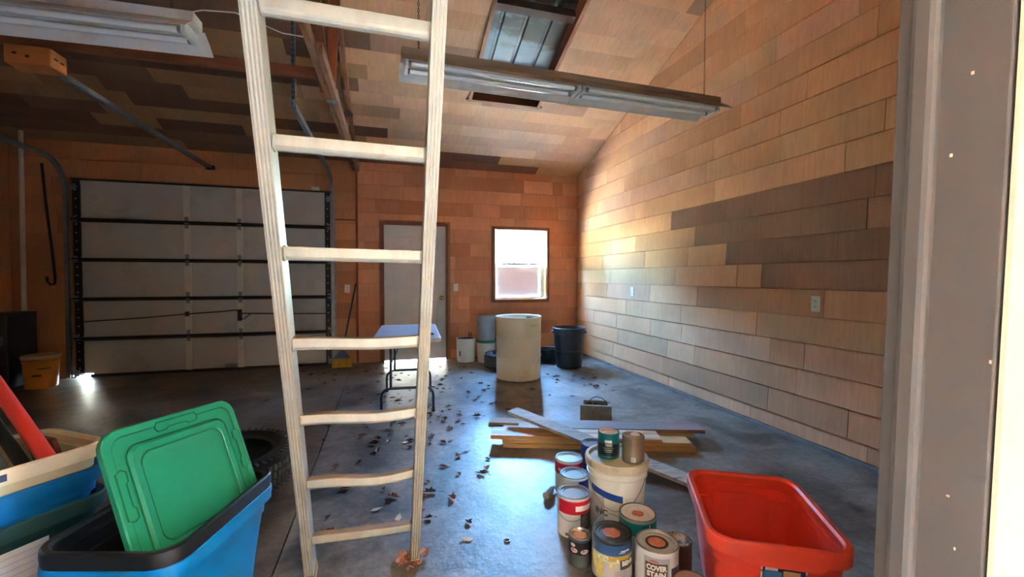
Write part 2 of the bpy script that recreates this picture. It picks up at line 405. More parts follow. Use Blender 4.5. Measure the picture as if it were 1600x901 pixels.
def tone_ceil(u, v, k, R):
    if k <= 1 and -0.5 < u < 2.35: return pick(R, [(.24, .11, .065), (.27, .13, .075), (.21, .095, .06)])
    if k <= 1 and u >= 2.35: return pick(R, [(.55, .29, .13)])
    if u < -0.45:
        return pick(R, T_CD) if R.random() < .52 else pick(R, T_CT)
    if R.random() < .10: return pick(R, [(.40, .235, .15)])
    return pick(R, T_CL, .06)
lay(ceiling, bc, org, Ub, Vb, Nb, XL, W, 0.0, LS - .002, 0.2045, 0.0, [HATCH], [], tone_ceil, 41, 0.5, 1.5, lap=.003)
# front slope, behind the camera's view: a few plain wide boards
R = random.Random(3)
for i in range(5):
    mb = MB(); b0, b1 = i * .64, i * .64 + .636
    mb.prism([of - Nf * .012 + Ub * a + Vf * b for a, b in ((XL, b0), (W, b0), (W, b1), (XL, b1))], Nf * .01)
    o = mb.build('board', bc, ceiling); t = pick(R, T_CL); o.color = t + (1,)
# metal roof above everything, seen through the hatch
metal = mat('galvanised_roof_sheet', (120, 128, 132), .45, .35, var=.12, scale=3, dirt=(66, 58, 52), dirt_scale=.9, dirt_lo=.5, dirt_hi=.56, stretch=(.6, 2.2, 2.2))
mb = MB(); top = org - Nb * .135
prof = []
x = XL - .3
while x < W + .3:
    prof += [(x, 0), (x + .20, 0), (x + .212, .018), (x + .238, .018)]; x += .25
n = len(prof)
V = [top + Ub * a + Vb * -.5 - Nb * h for a, h in prof] + [top + Ub * a + Vb * (LS + .05) - Nb * h for a, h in prof]
mb.add(V, [(i, i + 1, n + i + 1, n + i) for i in range(n - 1)])
tf = of - Nf * .147
V = [tf + Ub * a + Vf * -.05 - Nf * h for a, h in prof] + [tf + Ub * a + Vf * 3.8 - Nf * h for a, h in prof]
mb.add(V, [(i, i + 1, n + i + 1, n + i) for i in range(n - 1)])
roof = mb.build('metal_roof', metal, ceiling, 'grey ribbed metal roof sheet')
# sides of the hatch, purlin across it
tr = mat('hatch_trim_wood', (150, 92, 58), .65, var=.2, scale=5)
mb = MB()
def onroof(a, b, h=0): return org + Ub * a + Vb * b - Nb * h
for a in (HATCH[0] - .012, HATCH[1] + .012):
    mb.prism([onroof(a - .02, HATCH[2] - .04, -.03), onroof(a + .02, HATCH[2] - .04, -.03), onroof(a + .02, LS - .05, -.03), onroof(a - .02, LS - .05, -.03)], -Nb * .155)
mb.prism([onroof(HATCH[0] - .06, HATCH[2] - .03, -.026), onroof(HATCH[1] + .06, HATCH[2] - .03, -.026), onroof(HATCH[1] + .06, HATCH[2] + .0, -.026), onroof(HATCH[0] - .06, HATCH[2] + .0, -.026)], -Nb * .15)
mb.build('hatch_frame', tr, ceiling)
mb = MB()
for yy in (4.04, 4.95):
    b = (D - yy) / cs
    mb.prism([onroof(HATCH[0] + .01, b - .02, .03), onroof(HATCH[1] - .01, b - .02, .03), onroof(HATCH[1] - .01, b + .06, .03), onroof(HATCH[0] + .01, b + .06, .03)], -Nb * .09)
mb.build('purlin', dark_wood, ceiling)
# gable and eave closures keep daylight out of the roof space
mb = MB()
for xx in (XL - .2, W + .2):
    mb.prism([(xx, -.2, 2.5), (xx, D + .3, 2.5), (xx, D + .3, 3.05), (xx, YR, ZR + .3), (xx, -.2, 2.95)], (.02, 0, 0))
mb.box((-.6, D + .22, 2.86), (7.9, .1, .34)); mb.box((-.6, .2, 2.86), (7.9, .1, .34))
mb.build('fascia', mat('outside_trim', (190, 180, 160), .7), ceiling)

# floor: two concrete slabs either side of a saw-cut joint ---------------------------------------------
def concrete(name, base, dark):
    m = bpy.data.materials.new(name); m.use_nodes = True
    n, l = m.node_tree.nodes, m.node_tree.links; p = n['Principled BSDF']
    tc = n.new('ShaderNodeTexCoord')
    def noise(s, d, r=.6, dist=0.0):
        z = n.new('ShaderNodeTexNoise'); z.inputs['Scale'].default_value = s; z.inputs['Detail'].default_value = d; z.inputs['Roughness'].default_value = r; z.inputs['Distortion'].default_value = dist
        l.new(tc.outputs['Object'], z.inputs['Vector']); return z
    a = noise(1.7, 9, .68, .5); b = noise(26, 6, .7); g = noise(.55, 4, .5)
    r = n.new('ShaderNodeValToRGB'); r.color_ramp.elements[0].position = .38; r.color_ramp.elements[1].position = .60
    r.color_ramp.elements[0].color = lin(dark) + (1,); r.color_ramp.elements[1].color = lin(base) + (1,)
    l.new(a.outputs[0], r.inputs[0])
    m2 = n.new('ShaderNodeMixRGB'); m2.blend_type = 'MULTIPLY'; m2.inputs[0].default_value = .8
    r2 = n.new('ShaderNodeValToRGB'); r2.color_ramp.elements[0].position = .3; r2.color_ramp.elements[1].position = .62; r2.color_ramp.elements[0].color = (.45, .42, .4, 1); r2.color_ramp.elements[1].color = (1, 1, 1, 1)
    l.new(b.outputs[0], r2.inputs[0]); l.new(r.outputs[0], m2.inputs[1]); l.new(r2.outputs[0], m2.inputs[2])
    l.new(m2.outputs[0], p.inputs['Base Color'])
    rr = n.new('ShaderNodeMapRange'); rr.inputs['From Min'].default_value = .35; rr.inputs['From Max'].default_value = .65; rr.inputs['To Min'].default_value = .30; rr.inputs['To Max'].default_value = .52
    l.new(g.outputs[0], rr.inputs[0]); l.new(rr.outputs[0], p.inputs['Roughness'])
    bp = n.new('ShaderNodeBump'); bp.inputs['Strength'].default_value = .3; bp.inputs['Distance'].default_value = .01; l.new(b.outputs[0], bp.inputs['Height']); l.new(bp.outputs[0], p.inputs['Normal'])
    p.inputs['Specular IOR Level'].default_value = .5
    return m
cA = concrete('garage_concrete', (142, 132, 120), (70, 60, 51)); cB = concrete('dusty_concrete', (132, 116, 100), (78, 64, 53))
floor = struct('floor', MB().box((-.62, 3.55, -.075), (7.8, 6.6, .05)), mat('joint_filler', (70, 62, 54), .9))
JX = -.472
mb = MB(); mb.box(((JX + .003 + W + .05) / 2, 3.52, -.027), (W + .05 - JX - .003, 6.5, .054)); mb.build('slab', cA, floor)
mb = MB(); mb.box(((JX - .004 + XL - .05) / 2, 3.52, -.027), (JX - .004 - XL + .05, 6.5, .054)); mb.build('slab', cB, floor)
# outside ground, front and back
grd = mat('dry_leafy_ground', (168, 142, 108), .95, var=.2, scale=2.5, dirt=(110, 84, 56), dirt_scale=1.3, bump=.3, bscale=15)
struct('ground', MB().box((0, 0, -.16), (160, 160, .1)), grd)
struct('ground_2', MB().box((1.0, 9.8, -.07), (14, 6.0, .09)), mat('pale_bounce_apron', (214, 200, 178), .85, var=.1, scale=4))  # pale pad added and enlarged to bounce sunlight up to the ceiling
struct('ground_3', MB().box((-.4, -2.4, -.07), (8, 5.2, .09)), mat('added_room_floor', (196, 186, 172), .85, var=.1, scale=4))  # floor of the added room, lightened to bounce light through the doorway

# unseen storeroom added to shape the doorway's light, open in its right wall
por = mat('added_room_boards', (236, 222, 202), .7, var=.06, scale=4)
mb = MB(); mb.box((-.4, -2.4, 2.72), (8.2, 5.2, .08)); added_room = struct('added_room_ceiling', mb, por)
mb = MB(); holed_wall(mb, -5.0, .28, -.05, 2.76, [(-2.3, -.1, -1, 2.3)], lambda m, r: m.box((3.55, (r[0] + r[1]) / 2, (r[2] + r[3]) / 2), (.1, r[1] - r[0], r[3] - r[2]))); mb.build('added_room_side_wall', por, added_room)
mb = MB(); mb.box((-4.35, -2.4, 1.3), (.1, 5.2, 2.9)); mb.build('added_room_side_wall', mat('added_room_brown_boards', (100, 84, 70), .7, var=.1, scale=4), added_room)  # darkened so less light bounces onto the right board wall
mb = MB(); mb.box((-.4, -4.95, 1.3), (8, .1, 2.9)); mb.build('added_room_end_wall', por, added_room)
# ------------------------------------------------------------------ window
white = mat('white_vinyl', (226, 228, 226), .4, var=.03)
reveal = mat('pale_reveal_wood', (226, 200, 156), .6, var=.08)
win = struct('window_1', None, None)
x0, x1, z0, z1 = WIN
mb = MB()
for (cx, cz, sx, sz) in (((x0 + .009), (z0 + z1) / 2, .018, z1 - z0), ((x1 - .009), (z0 + z1) / 2, .018, z1 - z0)): mb.box((cx, 6.70, cz), (sx, .15, sz))
mb.box(((x0 + x1) / 2, 6.70, z1 - .009), (x1 - x0 - .036, .15, .018)); mb.box(((x0 + x1) / 2, 6.70, z0 + .009), (x1 - x0 - .036, .15, .018))
mb.build('reveal', reveal, win)
mb = MB(); t = .036
mb.box((x0 - t / 2 + .006, 6.608, (z0 + z1) / 2), (t, .026, z1 - z0 + .06)); mb.box((x1 + t / 2 - .006, 6.608, (z0 + z1) / 2), (t, .026, z1 - z0 + .06))
mb.box(((x0 + x1) / 2, 6.608, z1 + t / 2 - .006), (x1 - x0 - .012, .026, t)); mb.box(((x0 + x1) / 2, 6.608, z0 - t / 2 + .004), (x1 - x0 - .012, .032, t))
mb.build('casing', redwood, win)
zm = 1.452
def sash(name, a0, a1, b0, b1, y, fr, pane):
    mb = MB()
    mb.box((a0 + fr / 2, y, (b0 + b1) / 2), (fr, .03, b1 - b0)); mb.box((a1 - fr / 2, y, (b0 + b1) / 2), (fr, .03, b1 - b0))
    mb.box(((a0 + a1) / 2, y, b0 + fr / 2), (a1 - a0 - 2 * fr, .03, fr)); mb.box(((a0 + a1) / 2, y, b1 - fr / 2), (a1 - a0 - 2 * fr, .03, fr))
    o = mb.build(name, white, win)
    MB().box(((a0 + a1) / 2, y, (b0 + b1) / 2), (a1 - a0 - 2 * fr, .004, b1 - b0 - 2 * fr)).build('pane', pane, o)
    return o
gl = glass_mat('window_glass')
sash('upper_sash', x0 + .02, x1 - .05, zm, z1 - .035, 6.745, .032, gl)
ls = sash('lower_sash', x0 + .02, x1 - .05, z0 + .012, zm + .04, 6.71, .034, gl)
MB().box(((x0 + x1) / 2 - .02, 6.722, (z0 + zm) / 2 + .02), (x1 - x0 - .18, .003, zm - z0 - .09)).build('paper_blind', film_mat('pinkish_paper', (238, 210, 202)), ls, 'pinkish translucent sheet filling the lower pane')
mb = MB(); mb.box((x1 - .036, 6.735, (z0 + z1) / 2), (.026, .06, z1 - z0 - .05)); mb.box(((x0 + x1) / 2, 6.735, z1 - .027), (x1 - x0 - .06, .06, .02)); mb.build('window_frame', white, win)

# ------------------------------------------------------------------ walk-through door, six panels
doorw = mat('white_painted_door', (196, 188, 184), .45, var=.04, dirt=(160, 146, 136), dirt_scale=2, dirt_lo=.6, dirt_hi=.9)
brass = mat('brass', (190, 150, 70), .25, .9)
dr = struct('door_1', None, None)
a0, a1 = DOOR[0] + .008, DOOR[1] - .008; zb, zt = .018, DOOR[3] - .008; yd = 6.66
lw = (a1 - a0)
mb = MB(); mb.box(((a0 + a1) / 2, yd + .012, (zb + zt) / 2), (lw, .024, zt - zb))
cols = [(a0 + .115, a0 + lw / 2 - .05), (a0 + lw / 2 + .05, a1 - .115)]; rows = [(zb + .24, zb + .86), (zb + 1.02, zb + 1.56), (zb + 1.68, zb + 1.84)]
holes = [(c[0], c[1], r[0], r[1]) for c in cols for r in rows]
holed_wall(mb, a0, a1, zb, zt, holes, lambda m, r: m.box(((r[0] + r[1]) / 2, yd - .010, (r[2] + r[3]) / 2), (r[1] - r[0], .020, r[3] - r[2])))
leaf = mb.build('door_leaf', doorw, dr)
for h in holes:
    MB().box(((h[0] + h[1]) / 2, yd - .003, (h[2] + h[3]) / 2), (h[1] - h[0] - .05, .008, h[3] - h[2] - .05), bev=.003).build('panel', doorw, dr)
mb = MB(); mb.lathe([(.0, 0), (.028, 0), (.028, .006), (.012, .012), (.011, .03), (.026, .042), (.030, .056), (.022, .068), (0, .072)], 20, cap0=False, cap1=False)
mb.xf(Matrix.Translation((a1 - .068, yd - .020, .945)) @ Matrix.Rotation(PI / 2, 4, 'X')); mb.build('door_knob', brass, dr)
mb = MB()
for zz in (.3, 1.05, 1.8): mb.tube([(a0 - .004, yd - .016, zz - .045), (a0 - .004, yd - .016, zz + .045)], .006)
mb.build('hinge', brass, dr)
mb = MB(); t = .055
mb.box((DOOR[0] - t / 2 + .01, 6.608, 1.03), (t, .026, 2.06)); mb.box((DOOR[1] + t / 2 - .01 - .012, 6.608, 1.03), (t - .024, .026, 2.06)); mb.box(((DOOR[0] + DOOR[1]) / 2, 6.608, DOOR[3] + t / 2 - .008), (DOOR[1] - DOOR[0] - .02, .026, t))
mb.box((DOOR[0] + .003, 6.70, 1.02), (.01, .13, 2.03)); mb.box((DOOR[1] - .003, 6.70, 1.02), (.01, .13, 2.03)); mb.box(((DOOR[0] + DOOR[1]) / 2, 6.70, DOOR[3] - .003), (.9, .13, .008))
mb.build('casing', redwood, dr)
# ------------------------------------------------------------------ sectional garage door
gd = struct('door_4', None, None)
gsteel = mat('garage_door_steel', (178, 176, 173), .5, var=.06, scale=3, dirt=(144, 138, 131), dirt_scale=2.2, dirt_lo=.55, dirt_hi=.85)
gstile = mat('garage_door_stile', (198, 194, 186), .45, var=.05)
black = mat('black_steel', (34, 32, 33), .5, .3, var=.2)
galv = mat('galvanised_steel', (128, 132, 136), .42, .6, var=.15, scale=14)
rubber = mat('black_rubber', (30, 29, 29), .7, var=.15)
g0, g1 = GAR[0] + .01, GAR[1] - .01; yg = 6.64
zs = [.03, .492, .985, 1.475, 1.965, 2.45]; sx = [-2.505, -1.90]
for i in range(5):
    b0, b1 = zs[i] + .003, zs[i + 1] - .003
    mb = MB(); mb.box(((g0 + g1) / 2, yg + .02, (b0 + b1) / 2), (g1 - g0, .03, b1 - b0))
    if i == 0:
        mb = MB(); mb.box(((g0 + .16 + g1) / 2, yg + .02, (b0 + b1) / 2), (g1 - g0 - .16, .03, b1 - b0)); mb.box((g0 + .08, yg + .02, (b0 + .015 + b1) / 2), (.16, .03, b1 - b0 - .015))
    mb.box(((g0 + g1) / 2, yg + .002, b1 - .02), (g1 - g0, .012, .04)); mb.box(((g0 + g1) / 2, yg + .002, b0 + .02 + (.015 if i == 0 else 0)), (g1 - g0, .012, .04))
    s = mb.build('section', gsteel, gd)
    for xs in sx:
        MB().box((xs, yg - .006, (b0 + b1) / 2), (.075, .022, b1 - b0 - .004), bev=.003).build('stile', gstile, s)
    mb = MB()
    for xs, ww in ((g0 + .035, .07), (g1 - .035, .07)): mb.box((xs, yg - .008, (b0 + b1) / 2), (ww, .026, b1 - b0 - .004))
    mb.build('end_stile', black, s)
dots = mat('bolt_heads', (190, 188, 184), .4, .5)
for k, zz in enumerate(zs[1:5]):
    mb = MB(); mb.box(((g0 + g1) / 2, yg - .035, zz + .012), (g1 - g0, .05, .008)); mb.box(((g0 + g1) / 2, yg - .035, zz - .026), (g1 - g0, .05, .008)); mb.box(((g0 + g1) / 2, yg - .014, zz - .007), (g1 - g0, .008, .04))
    mb.box(((g0 + g1) / 2, yg - .058, zz + .004), (g1 - g0, .004, .02))
    mb.build('strut', black, gd)
    mb = MB()
    for xs in sx:
        mb.box((xs, yg - .02, zz), (.045, .008, .15)); mb.box((xs, yg - .028, zz + .05), (.03, .012, .02)); mb.box((xs, yg - .028, zz - .05), (.03, .012, .02))
    mb.build('hinge', galv, gd)
mb = MB()
zz = .12
while zz < 2.4:
    for xs in (g0 + .035, g1 - .035): mb.lathe([(0, 0), (.008, 0), (.006, .004), (0, .005)], 8, cap0=False, cap1=False) if False else mb.box((xs, yg - .023, zz), (.014, .005, .014))
    zz += .105
mb.build('bolt_head', dots, gd)
mb = MB()
for zz in (.06, .5, .985, 1.475, 1.965, 2.36):
    for xs in (g0 + .015, g1 - .015):
        mb.box((xs, yg - .03, zz), (.05, .02, .075)); mb.tube([(xs - .06, yg - .052, zz), (xs + .06, yg - .052, zz)], .007, 6)
mb.build('roller_bracket', galv, gd)
# lock bar with handle
mb = MB()
mb.tube([(g0 + .03, yg - .07, .70), (-3.0, yg - .07, .735), (sx[0], yg - .07, .775), (-2.1, yg - .07, .80), (sx[1] - .05, yg - .07, .815), (sx[1] + .02, yg - .07, .80)], .008, 6)
mb.tube([(sx[1] + .03, yg - .07, .77), (-1.4, yg - .07, .755), (g1 - .03, yg - .07, .745)], .008, 6)
mb.tube([(sx[1] + .0, yg - .075, .68), (sx[1] + .06, yg - .08, .70), (sx[1] + .14, yg - .08, .765)], .006, 6)
mb.box((sx[1], yg - .05, .745), (.04, .05, .15)); mb.box((sx[0], yg - .05, .775), (.035, .04, .06))
mb.build('lock_bar', black, gd)
mb = MB(); mb.box(((g0 + .13 + g1) / 2, yg + .018, .017), (g1 - g0 - .13, .034, .042)); mb.box(((g0 + g1) / 2, yg - .005, 2.458), (g1 - g0 + .02, .03, .022)); mb.build('weather_seal', rubber, gd)
MB().box((-.95, 6.607, 2.495), (.10, .012, .045)).build('warning_sticker', mat('pale_sticker', (200, 196, 188), .6), gd)
mb = MB()   # lift handle
mb.box((sx[1] - .12, yg - .03, .07), (.14, .03, .05)); mb.build('lift_handle', galv, gd)
def track(name, X, side, lab):
    r = thing(name, lab, 'door track', (0, 0, 0))
    path = [(X, 6.585, .02), (X, 6.585, 1.2), (X, 6.585, 2.30)]
    for i in range(1, 9):
        a = PI / 2 * i / 8; path.append((X, 6.585 - .36 * (1 - math.cos(a)), 2.30 + .36 * math.sin(a)))
    path += [(X, 5.4, 2.66), (X, 3.86, 2.66)]
    P = [Vector(p) for p in path]
    mb = MB(); rings = []
    prof = [(-.018, -.026), (.018, -.026), (.018, -.018), (-.010, -.018), (-.010, .018), (.018, .018), (.018, .026), (-.018, .026)]
    for i, p in enumerate(P):
        t = (P[min(i + 1, len(P) - 1)] - P[max(i - 1, 0)]).normalized(); nrm = Vector((1, 0, 0)).cross(t)
        rings.append([p + Vector((side * u, 0, 0)) + nrm * v for u, v in prof])
    mb.loft(rings, True, True, True, 0, False); mb.build('rail', galv, r)
    mb = MB(); mb.box((X + side * -.03, 6.60, 1.15), (.006, .035, 2.28)); mb.build('wall_angle', galv, r)
    mb = MB(); za = zroof(3.9) - .03
    mb.box((X - side * .022, 3.90, (2.63 + za) / 2), (.004, .038, za - 2.63)); mb.box((X - side * .022 + side * .015, 3.919, (2.63 + za) / 2), (.034, .004, za - 2.63)); hz = 2.68
    h = mb.build('hanger_strap', mat('punched_angle_iron', (92, 98, 104), .5, .5, var=.15), r)
    mb = MB()
    while hz < za - .03: mb.box((X - side * .0, 3.9165, hz), (.010, .002, .016)); mb.box((X - side * .0245, 3.90, hz), (.002, .010, .016)); hz += .042
    mb.build('punched_holes', black, h)
    return r
track('garage_door_track', -.725, -1, 'steel garage door track right of the door, curving to the ceiling')
track('garage_door_track', -3.745, 1, 'steel garage door track left of the door, in the dark corner')
# opener rail
r = thing('opener_rail', 'bare angle-iron opener rail running from the wall over the garage door to a wood block', 'rail')
mb = MB(); mb.box((-2.215, 5.24, 2.71), (.045, 2.66, .004)); mb.box((-2.195, 5.24, 2.692), (.004, 2.66, .04)); mb.box((-2.235, 5.24, 2.692), (.004, 2.66, .04))
mb.build('rail', galv, r)
mb = MB(); mb.box((-2.215, 6.59, 2.69), (.10, .04, .05)); mb.tube([(-2.215, 6.60, 2.69), (-2.215, 6.53, 2.69)], .012, 8); mb.build('wall_bracket', black, r)
blk = MB().box((-2.32, 3.83, 2.755), (.25, .16, .125), bev=.006).build('wood_block', mat('orange_wood_block', (178, 110, 56), .6, var=.15, scale=8, stretch=(1, 6, 6)))
tag(blk, 'short orange-brown wood block holding the near end of the opener rail', 'wood block')
mb = MB()
for p in ((-2.39, 3.749, 2.76), (-2.32, 3.749, 2.745)): mb.box(p, (.02, .004, .014))
for y in (3.80, 3.86): mb.box((-2.1945, y, 2.76), (.003, .03, .012))
mb.build('bolt', black, blk, 'dark bolt holes')
# roof truss and the lateral brace ------------------------------------------------------------------
r = thing('roof_truss', 'exposed wooden roof truss beside the garage door bay', 'roof truss')
mb = MB(); mb.bar((-.50, .5, 2.805), (-.435, 6.52, 2.805), .04, .089); mb.build('bottom_chord', stud, r)
mb = MB(); mb.bar((-.425, 3.2, 2.80), (-.385, 6.56, 2.80), .038, .089); mb.build('bottom_chord', mat('weathered_truss_wood', (150, 98, 68), .7, var=.25, scale=5, stretch=(6, 1, 6), dirt=(84, 46, 34), dirt_scale=4), r)
tw = MATS['weathered_truss_wood']
mb = MB(); mb.bar((-.405, YR, ZR - .075), (-.405, 6.56, zroof(6.56) - .06), .038, .089); mb.build('top_chord', tw, r)
mb = MB(); mb.bar((-.52, YR, ZR - .075), (-.45, 6.45, zroof(6.45) - .075), .036, .089); mb.build('top_chord', stud, r)
mb = MB(); mb.bar((-.455, YR, ZR - .075), (-.455, .5, zroof(.5) - .075), .038, .089); mb.build('top_chord', stud, r)
mb = MB(); mb.bar((-.455, 4.02, 2.80), (-.40, 4.02, zroof(4.02) - .06), .075, .04, (0, 1, 0)); mb.build('web', mat('red_brown_web', (150, 78, 44), .6, var=.2, scale=4, stretch=(5, 5, 1)), r)
mb = MB(); mb.bar((-.49, 4.05, 2.84), (-.55, 3.3, zroof(3.3) - .1), .038, .089, (1, 0, 0)); mb.build('web', stud, r)
mb = MB(); mb.bar((-.42, 5.55, zroof(5.55) - .08), (-.46, 4.35, 2.84), .038, .089, (1, 0, 0)); mb.build('web', dark_wood, r)
mb = MB(); mb.box((-.366, 4.7, 2.80), (.002, .16, .075)); mb.box((-.364, 6.3, 2.83), (.002, .2, .09)); mb.box((-.435, 4.0, 2.754), (.10, .08, .003)); mb.build('gusset_plate', galv, r)
mb = MB(); mb.bar((XL, 3.86, 2.905), (-.52, 3.86, 2.905), .038, .09)
b = mb.build('lateral_brace', mat('brace_wood', (126, 74, 46), .65, var=.25, scale=4, stretch=(1, 6, 6), dirt=(60, 34, 24), dirt_scale=3)); tag(b, 'long horizontal reddish wood brace under the dark ceiling at left', 'beam')
# small electrical bits -------------------------------------------------------------------------------
plate = mat('white_cover_plate', (214, 206, 192), .4, var=.03)
slotm = mat('dark_slot', (40, 36, 34), .6)
def outlet(name, P, nrm, lab, switch=False):
    o = thing(name, lab, 'light switch' if switch else 'outlet', P, 0 if nrm == 'y' else -PI / 2 )
    MB().box((0, -.003, 0), (.072, .006, .116), bev=.002).build('cover_plate', plate, o)
    mb = MB()
    if switch:
        mb.box((0, -.008, 0), (.012, .012, .026)); mb.build('toggle', plate, o)
    else:
        for s in (-1, 1):
            mb.lathe([(.0, 0), (.0165, 0), (.0155, .002), (0, .002)], 16, cap0=False, cap1=False)
        mb = MB()
        for s in (-1, 1): mb.box((0, -.0065, s * .02), (.033, .003, .03), bev=.001)
        rc = mb.build('socket', plate, o)
        mb = MB()
        for s in (-1, 1): mb.box((-.006, -.0085, s * .02 + .003), (.003, .002, .009)); mb.box((.006, -.0085, s * .02 + .003), (.003, .002, .008)); mb.box((0, -.0085, s * .02 - .008), (.005, .002, .005))
        mb.build('slots', slotm, rc)
    return o
outlet('wall_outlet', (-.545, 6.619, 1.09), 'y', 'pale outlet on the back wall between garage door and white door')
outlet('light_switch', (1.02, 6.617, 1.10), 'y', 'light switch on the back wall right of the white door', True)
outlet('wall_outlet', (3.05, 4.93, 1.075), 'x', 'farther of two pale outlets on the right board wall')
outlet('wall_outlet', (3.05, 2.44, 1.065), 'x', 'nearer of two pale outlets on the right board wall')
# ------------------------------------------------------------------ strip lights hung on chains
fix_w = mat('dusty_white_enamel', (206, 206, 202), .45, var=.05, scale=6, dirt=(150, 132, 112), dirt_scale=2.5, dirt_lo=.5, dirt_hi=.85)
fix_d = mat('dusty_brown_top', (136, 116, 98), .7, var=.15, scale=5, stretch=(1, 8, 8))
tube_m = mat('unlit_tube_glass', (222, 224, 224), .18, var=.02, coat=.4)
def strip_light(lab, c, rz, L, tilt=0.0, wing=.165, open_right=.05, dusty=True):
    r = thing('strip_light', lab, 'light fixture', c, rz)
    # local frame: x along, z up; the wing edges are at z = 0, the housing on top
    hz = .078
    mb = MB(); mb.box((0, 0, hz + .028), (L - .02, .11, .052), bev=.004); mb.build('housing', fix_d if dusty else fix_w, r)
    pf = [(wing, 0.0), (wing - .012, .012), (.11, .045), (.055, hz)]
    def wingmb(s, xa, xb, th):
        mb = MB(); A = [(xa, s * y, z) for y, z in pf]; B = [(xb, s * y, z) for y, z in pf]
        A2 = [(xa, s * y, z + th) for y, z in pf]; B2 = [(xb, s * y, z + th) for y, z in pf]
        n = len(pf); V = A + B + A2 + B2
        F = [(i, i + 1, n + i + 1, n + i) for i in range(n - 1)]; F2 = [tuple(2 * n + q for q in reversed(f)) for f in F]
        E_ = [(0, n, 3 * n, 2 * n), (n - 1, 2 * n - 1, 4 * n - 1, 3 * n - 1), tuple(range(0, n)) + tuple(range(3 * n - 1, 2 * n - 1, -1)), tuple(range(n, 2 * n)) + tuple(range(4 * n - 1, 3 * n - 1, -1))]
        return mb.add(V, F + F2 + E_)
    h = L / 2
    for s in (-1, 1):
        for xa, xb in ((-h, -.003), (.003, h - (open_right if s > 0 else 0))):
            o = wingmb(s, xa, xb, .003).build('reflector', fix_w, r)
            if s < 0 and dusty: wingmb(s, xa + .001, xb - .001, .0035).xf(Matrix.Translation((0, -.0012, .0012))).build('dust_film', fix_d, o, 'brown dust on the outside of the reflector')
    mb = MB(); mb.box((0, 0, hz - .002), (L - .03, .105, .006)); mb.build('pan', fix_w, r)
    mb = MB(); mb.box((0, 0, hz - .012), (L - .3, .036, .014), bev=.003); mb.build('ballast_cover', fix_w, r)
    for k, y in enumerate((-.055, .055)):
        for xa, xb in ((-h + .05, -.04), (.04, h - .06)):
            t = MB().tube([(xa, y, hz - .050), (xb, y, hz - .050)], .0165, 12).build('tube', tube_m, r)
            mb = MB(); mb.tube([(xa - .001, y, hz - .050), (xa + .018, y, hz - .050)], .0172, 12); mb.tube([(xb - .018, y, hz - .050), (xb + .001, y, hz - .050)], .0172, 12); mb.build('end_cap', galv, t)
    mb = MB()
    for x in (-h + .04, -.02, .02, h - .05): mb.box((x, 0, hz - .040), (.022, .15, .06), bev=.004)
    mb.build('socket', fix_w, r)
    mb = MB()
    for x in (-h * .62, -h * .36, -h * .1, h * .2, h * .45, h * .7): mb.box((x, 0, hz - .022), (.06, .03, .01))
    mb.build('clip', galv, r)
    ch = mat('chain_steel', (70, 60, 54), .5, .6)
    for x in (-h + .12, h - .13):
        zz = hz + .055; top = zroof(c[1]) - c[2] - .01; mb = MB(); k = 0
        while zz < top:
            ring = [(x + (.006 * math.cos(a) if k % 2 else 0), (0 if k % 2 else .006 * math.cos(a)), zz + .013 * math.sin(a)) for a in [2 * PI * i / 8 for i in range(8)]]
            mb.tube(ring, .0018, 4, True); zz += .021; k += 1
        mb.build('chain', ch, r)
    return r
strip_light('long grey twin-tube strip light hanging by the right board wall', (1.36, 2.96, 2.595), math.radians(1.6), 2.54, open_right=.05)
strip_light('white twin-tube strip light at top left, above the wood block', (-2.16, 2.74, 2.50), math.radians(-2.2), 2.44, open_right=.0, dusty=False)
c = MB().tube([(-1.15, 2.8, 2.66), (-1.0, 2.9, 2.78), (-.85, 2.95, 2.82), (-.62, 3.05, 2.79), (-.49, 3.2, 2.86)], .0035, 6).build('power_cord', mat('white_cord', (210, 206, 198), .5))
tag(c, 'thin white power cord running from the left strip light to the truss', 'cord')

# ------------------------------------------------------------------ ladder
lad_m = mat('paint_splashed_aluminium', (154, 147, 130), .45, .12, var=.12, scale=10, stretch=(2.2, 2.2, .8), dirt=(146, 112, 74), dirt_scale=9, dirt_lo=.62, dirt_hi=.8, bump=.1, bscale=30)
tread_m = mat('worn_rung_top', (150, 118, 84), .6, .1, var=.2, scale=14, dirt=(112, 78, 50), dirt_scale=8, dirt_lo=.55, dirt_hi=.75)
ld = Vector((.00836, -.39567, .91835)).normalized(); wdv = Vector((.99980, -.01357, -.01495)).normalized(); nv = wdv.cross(ld).normalized()
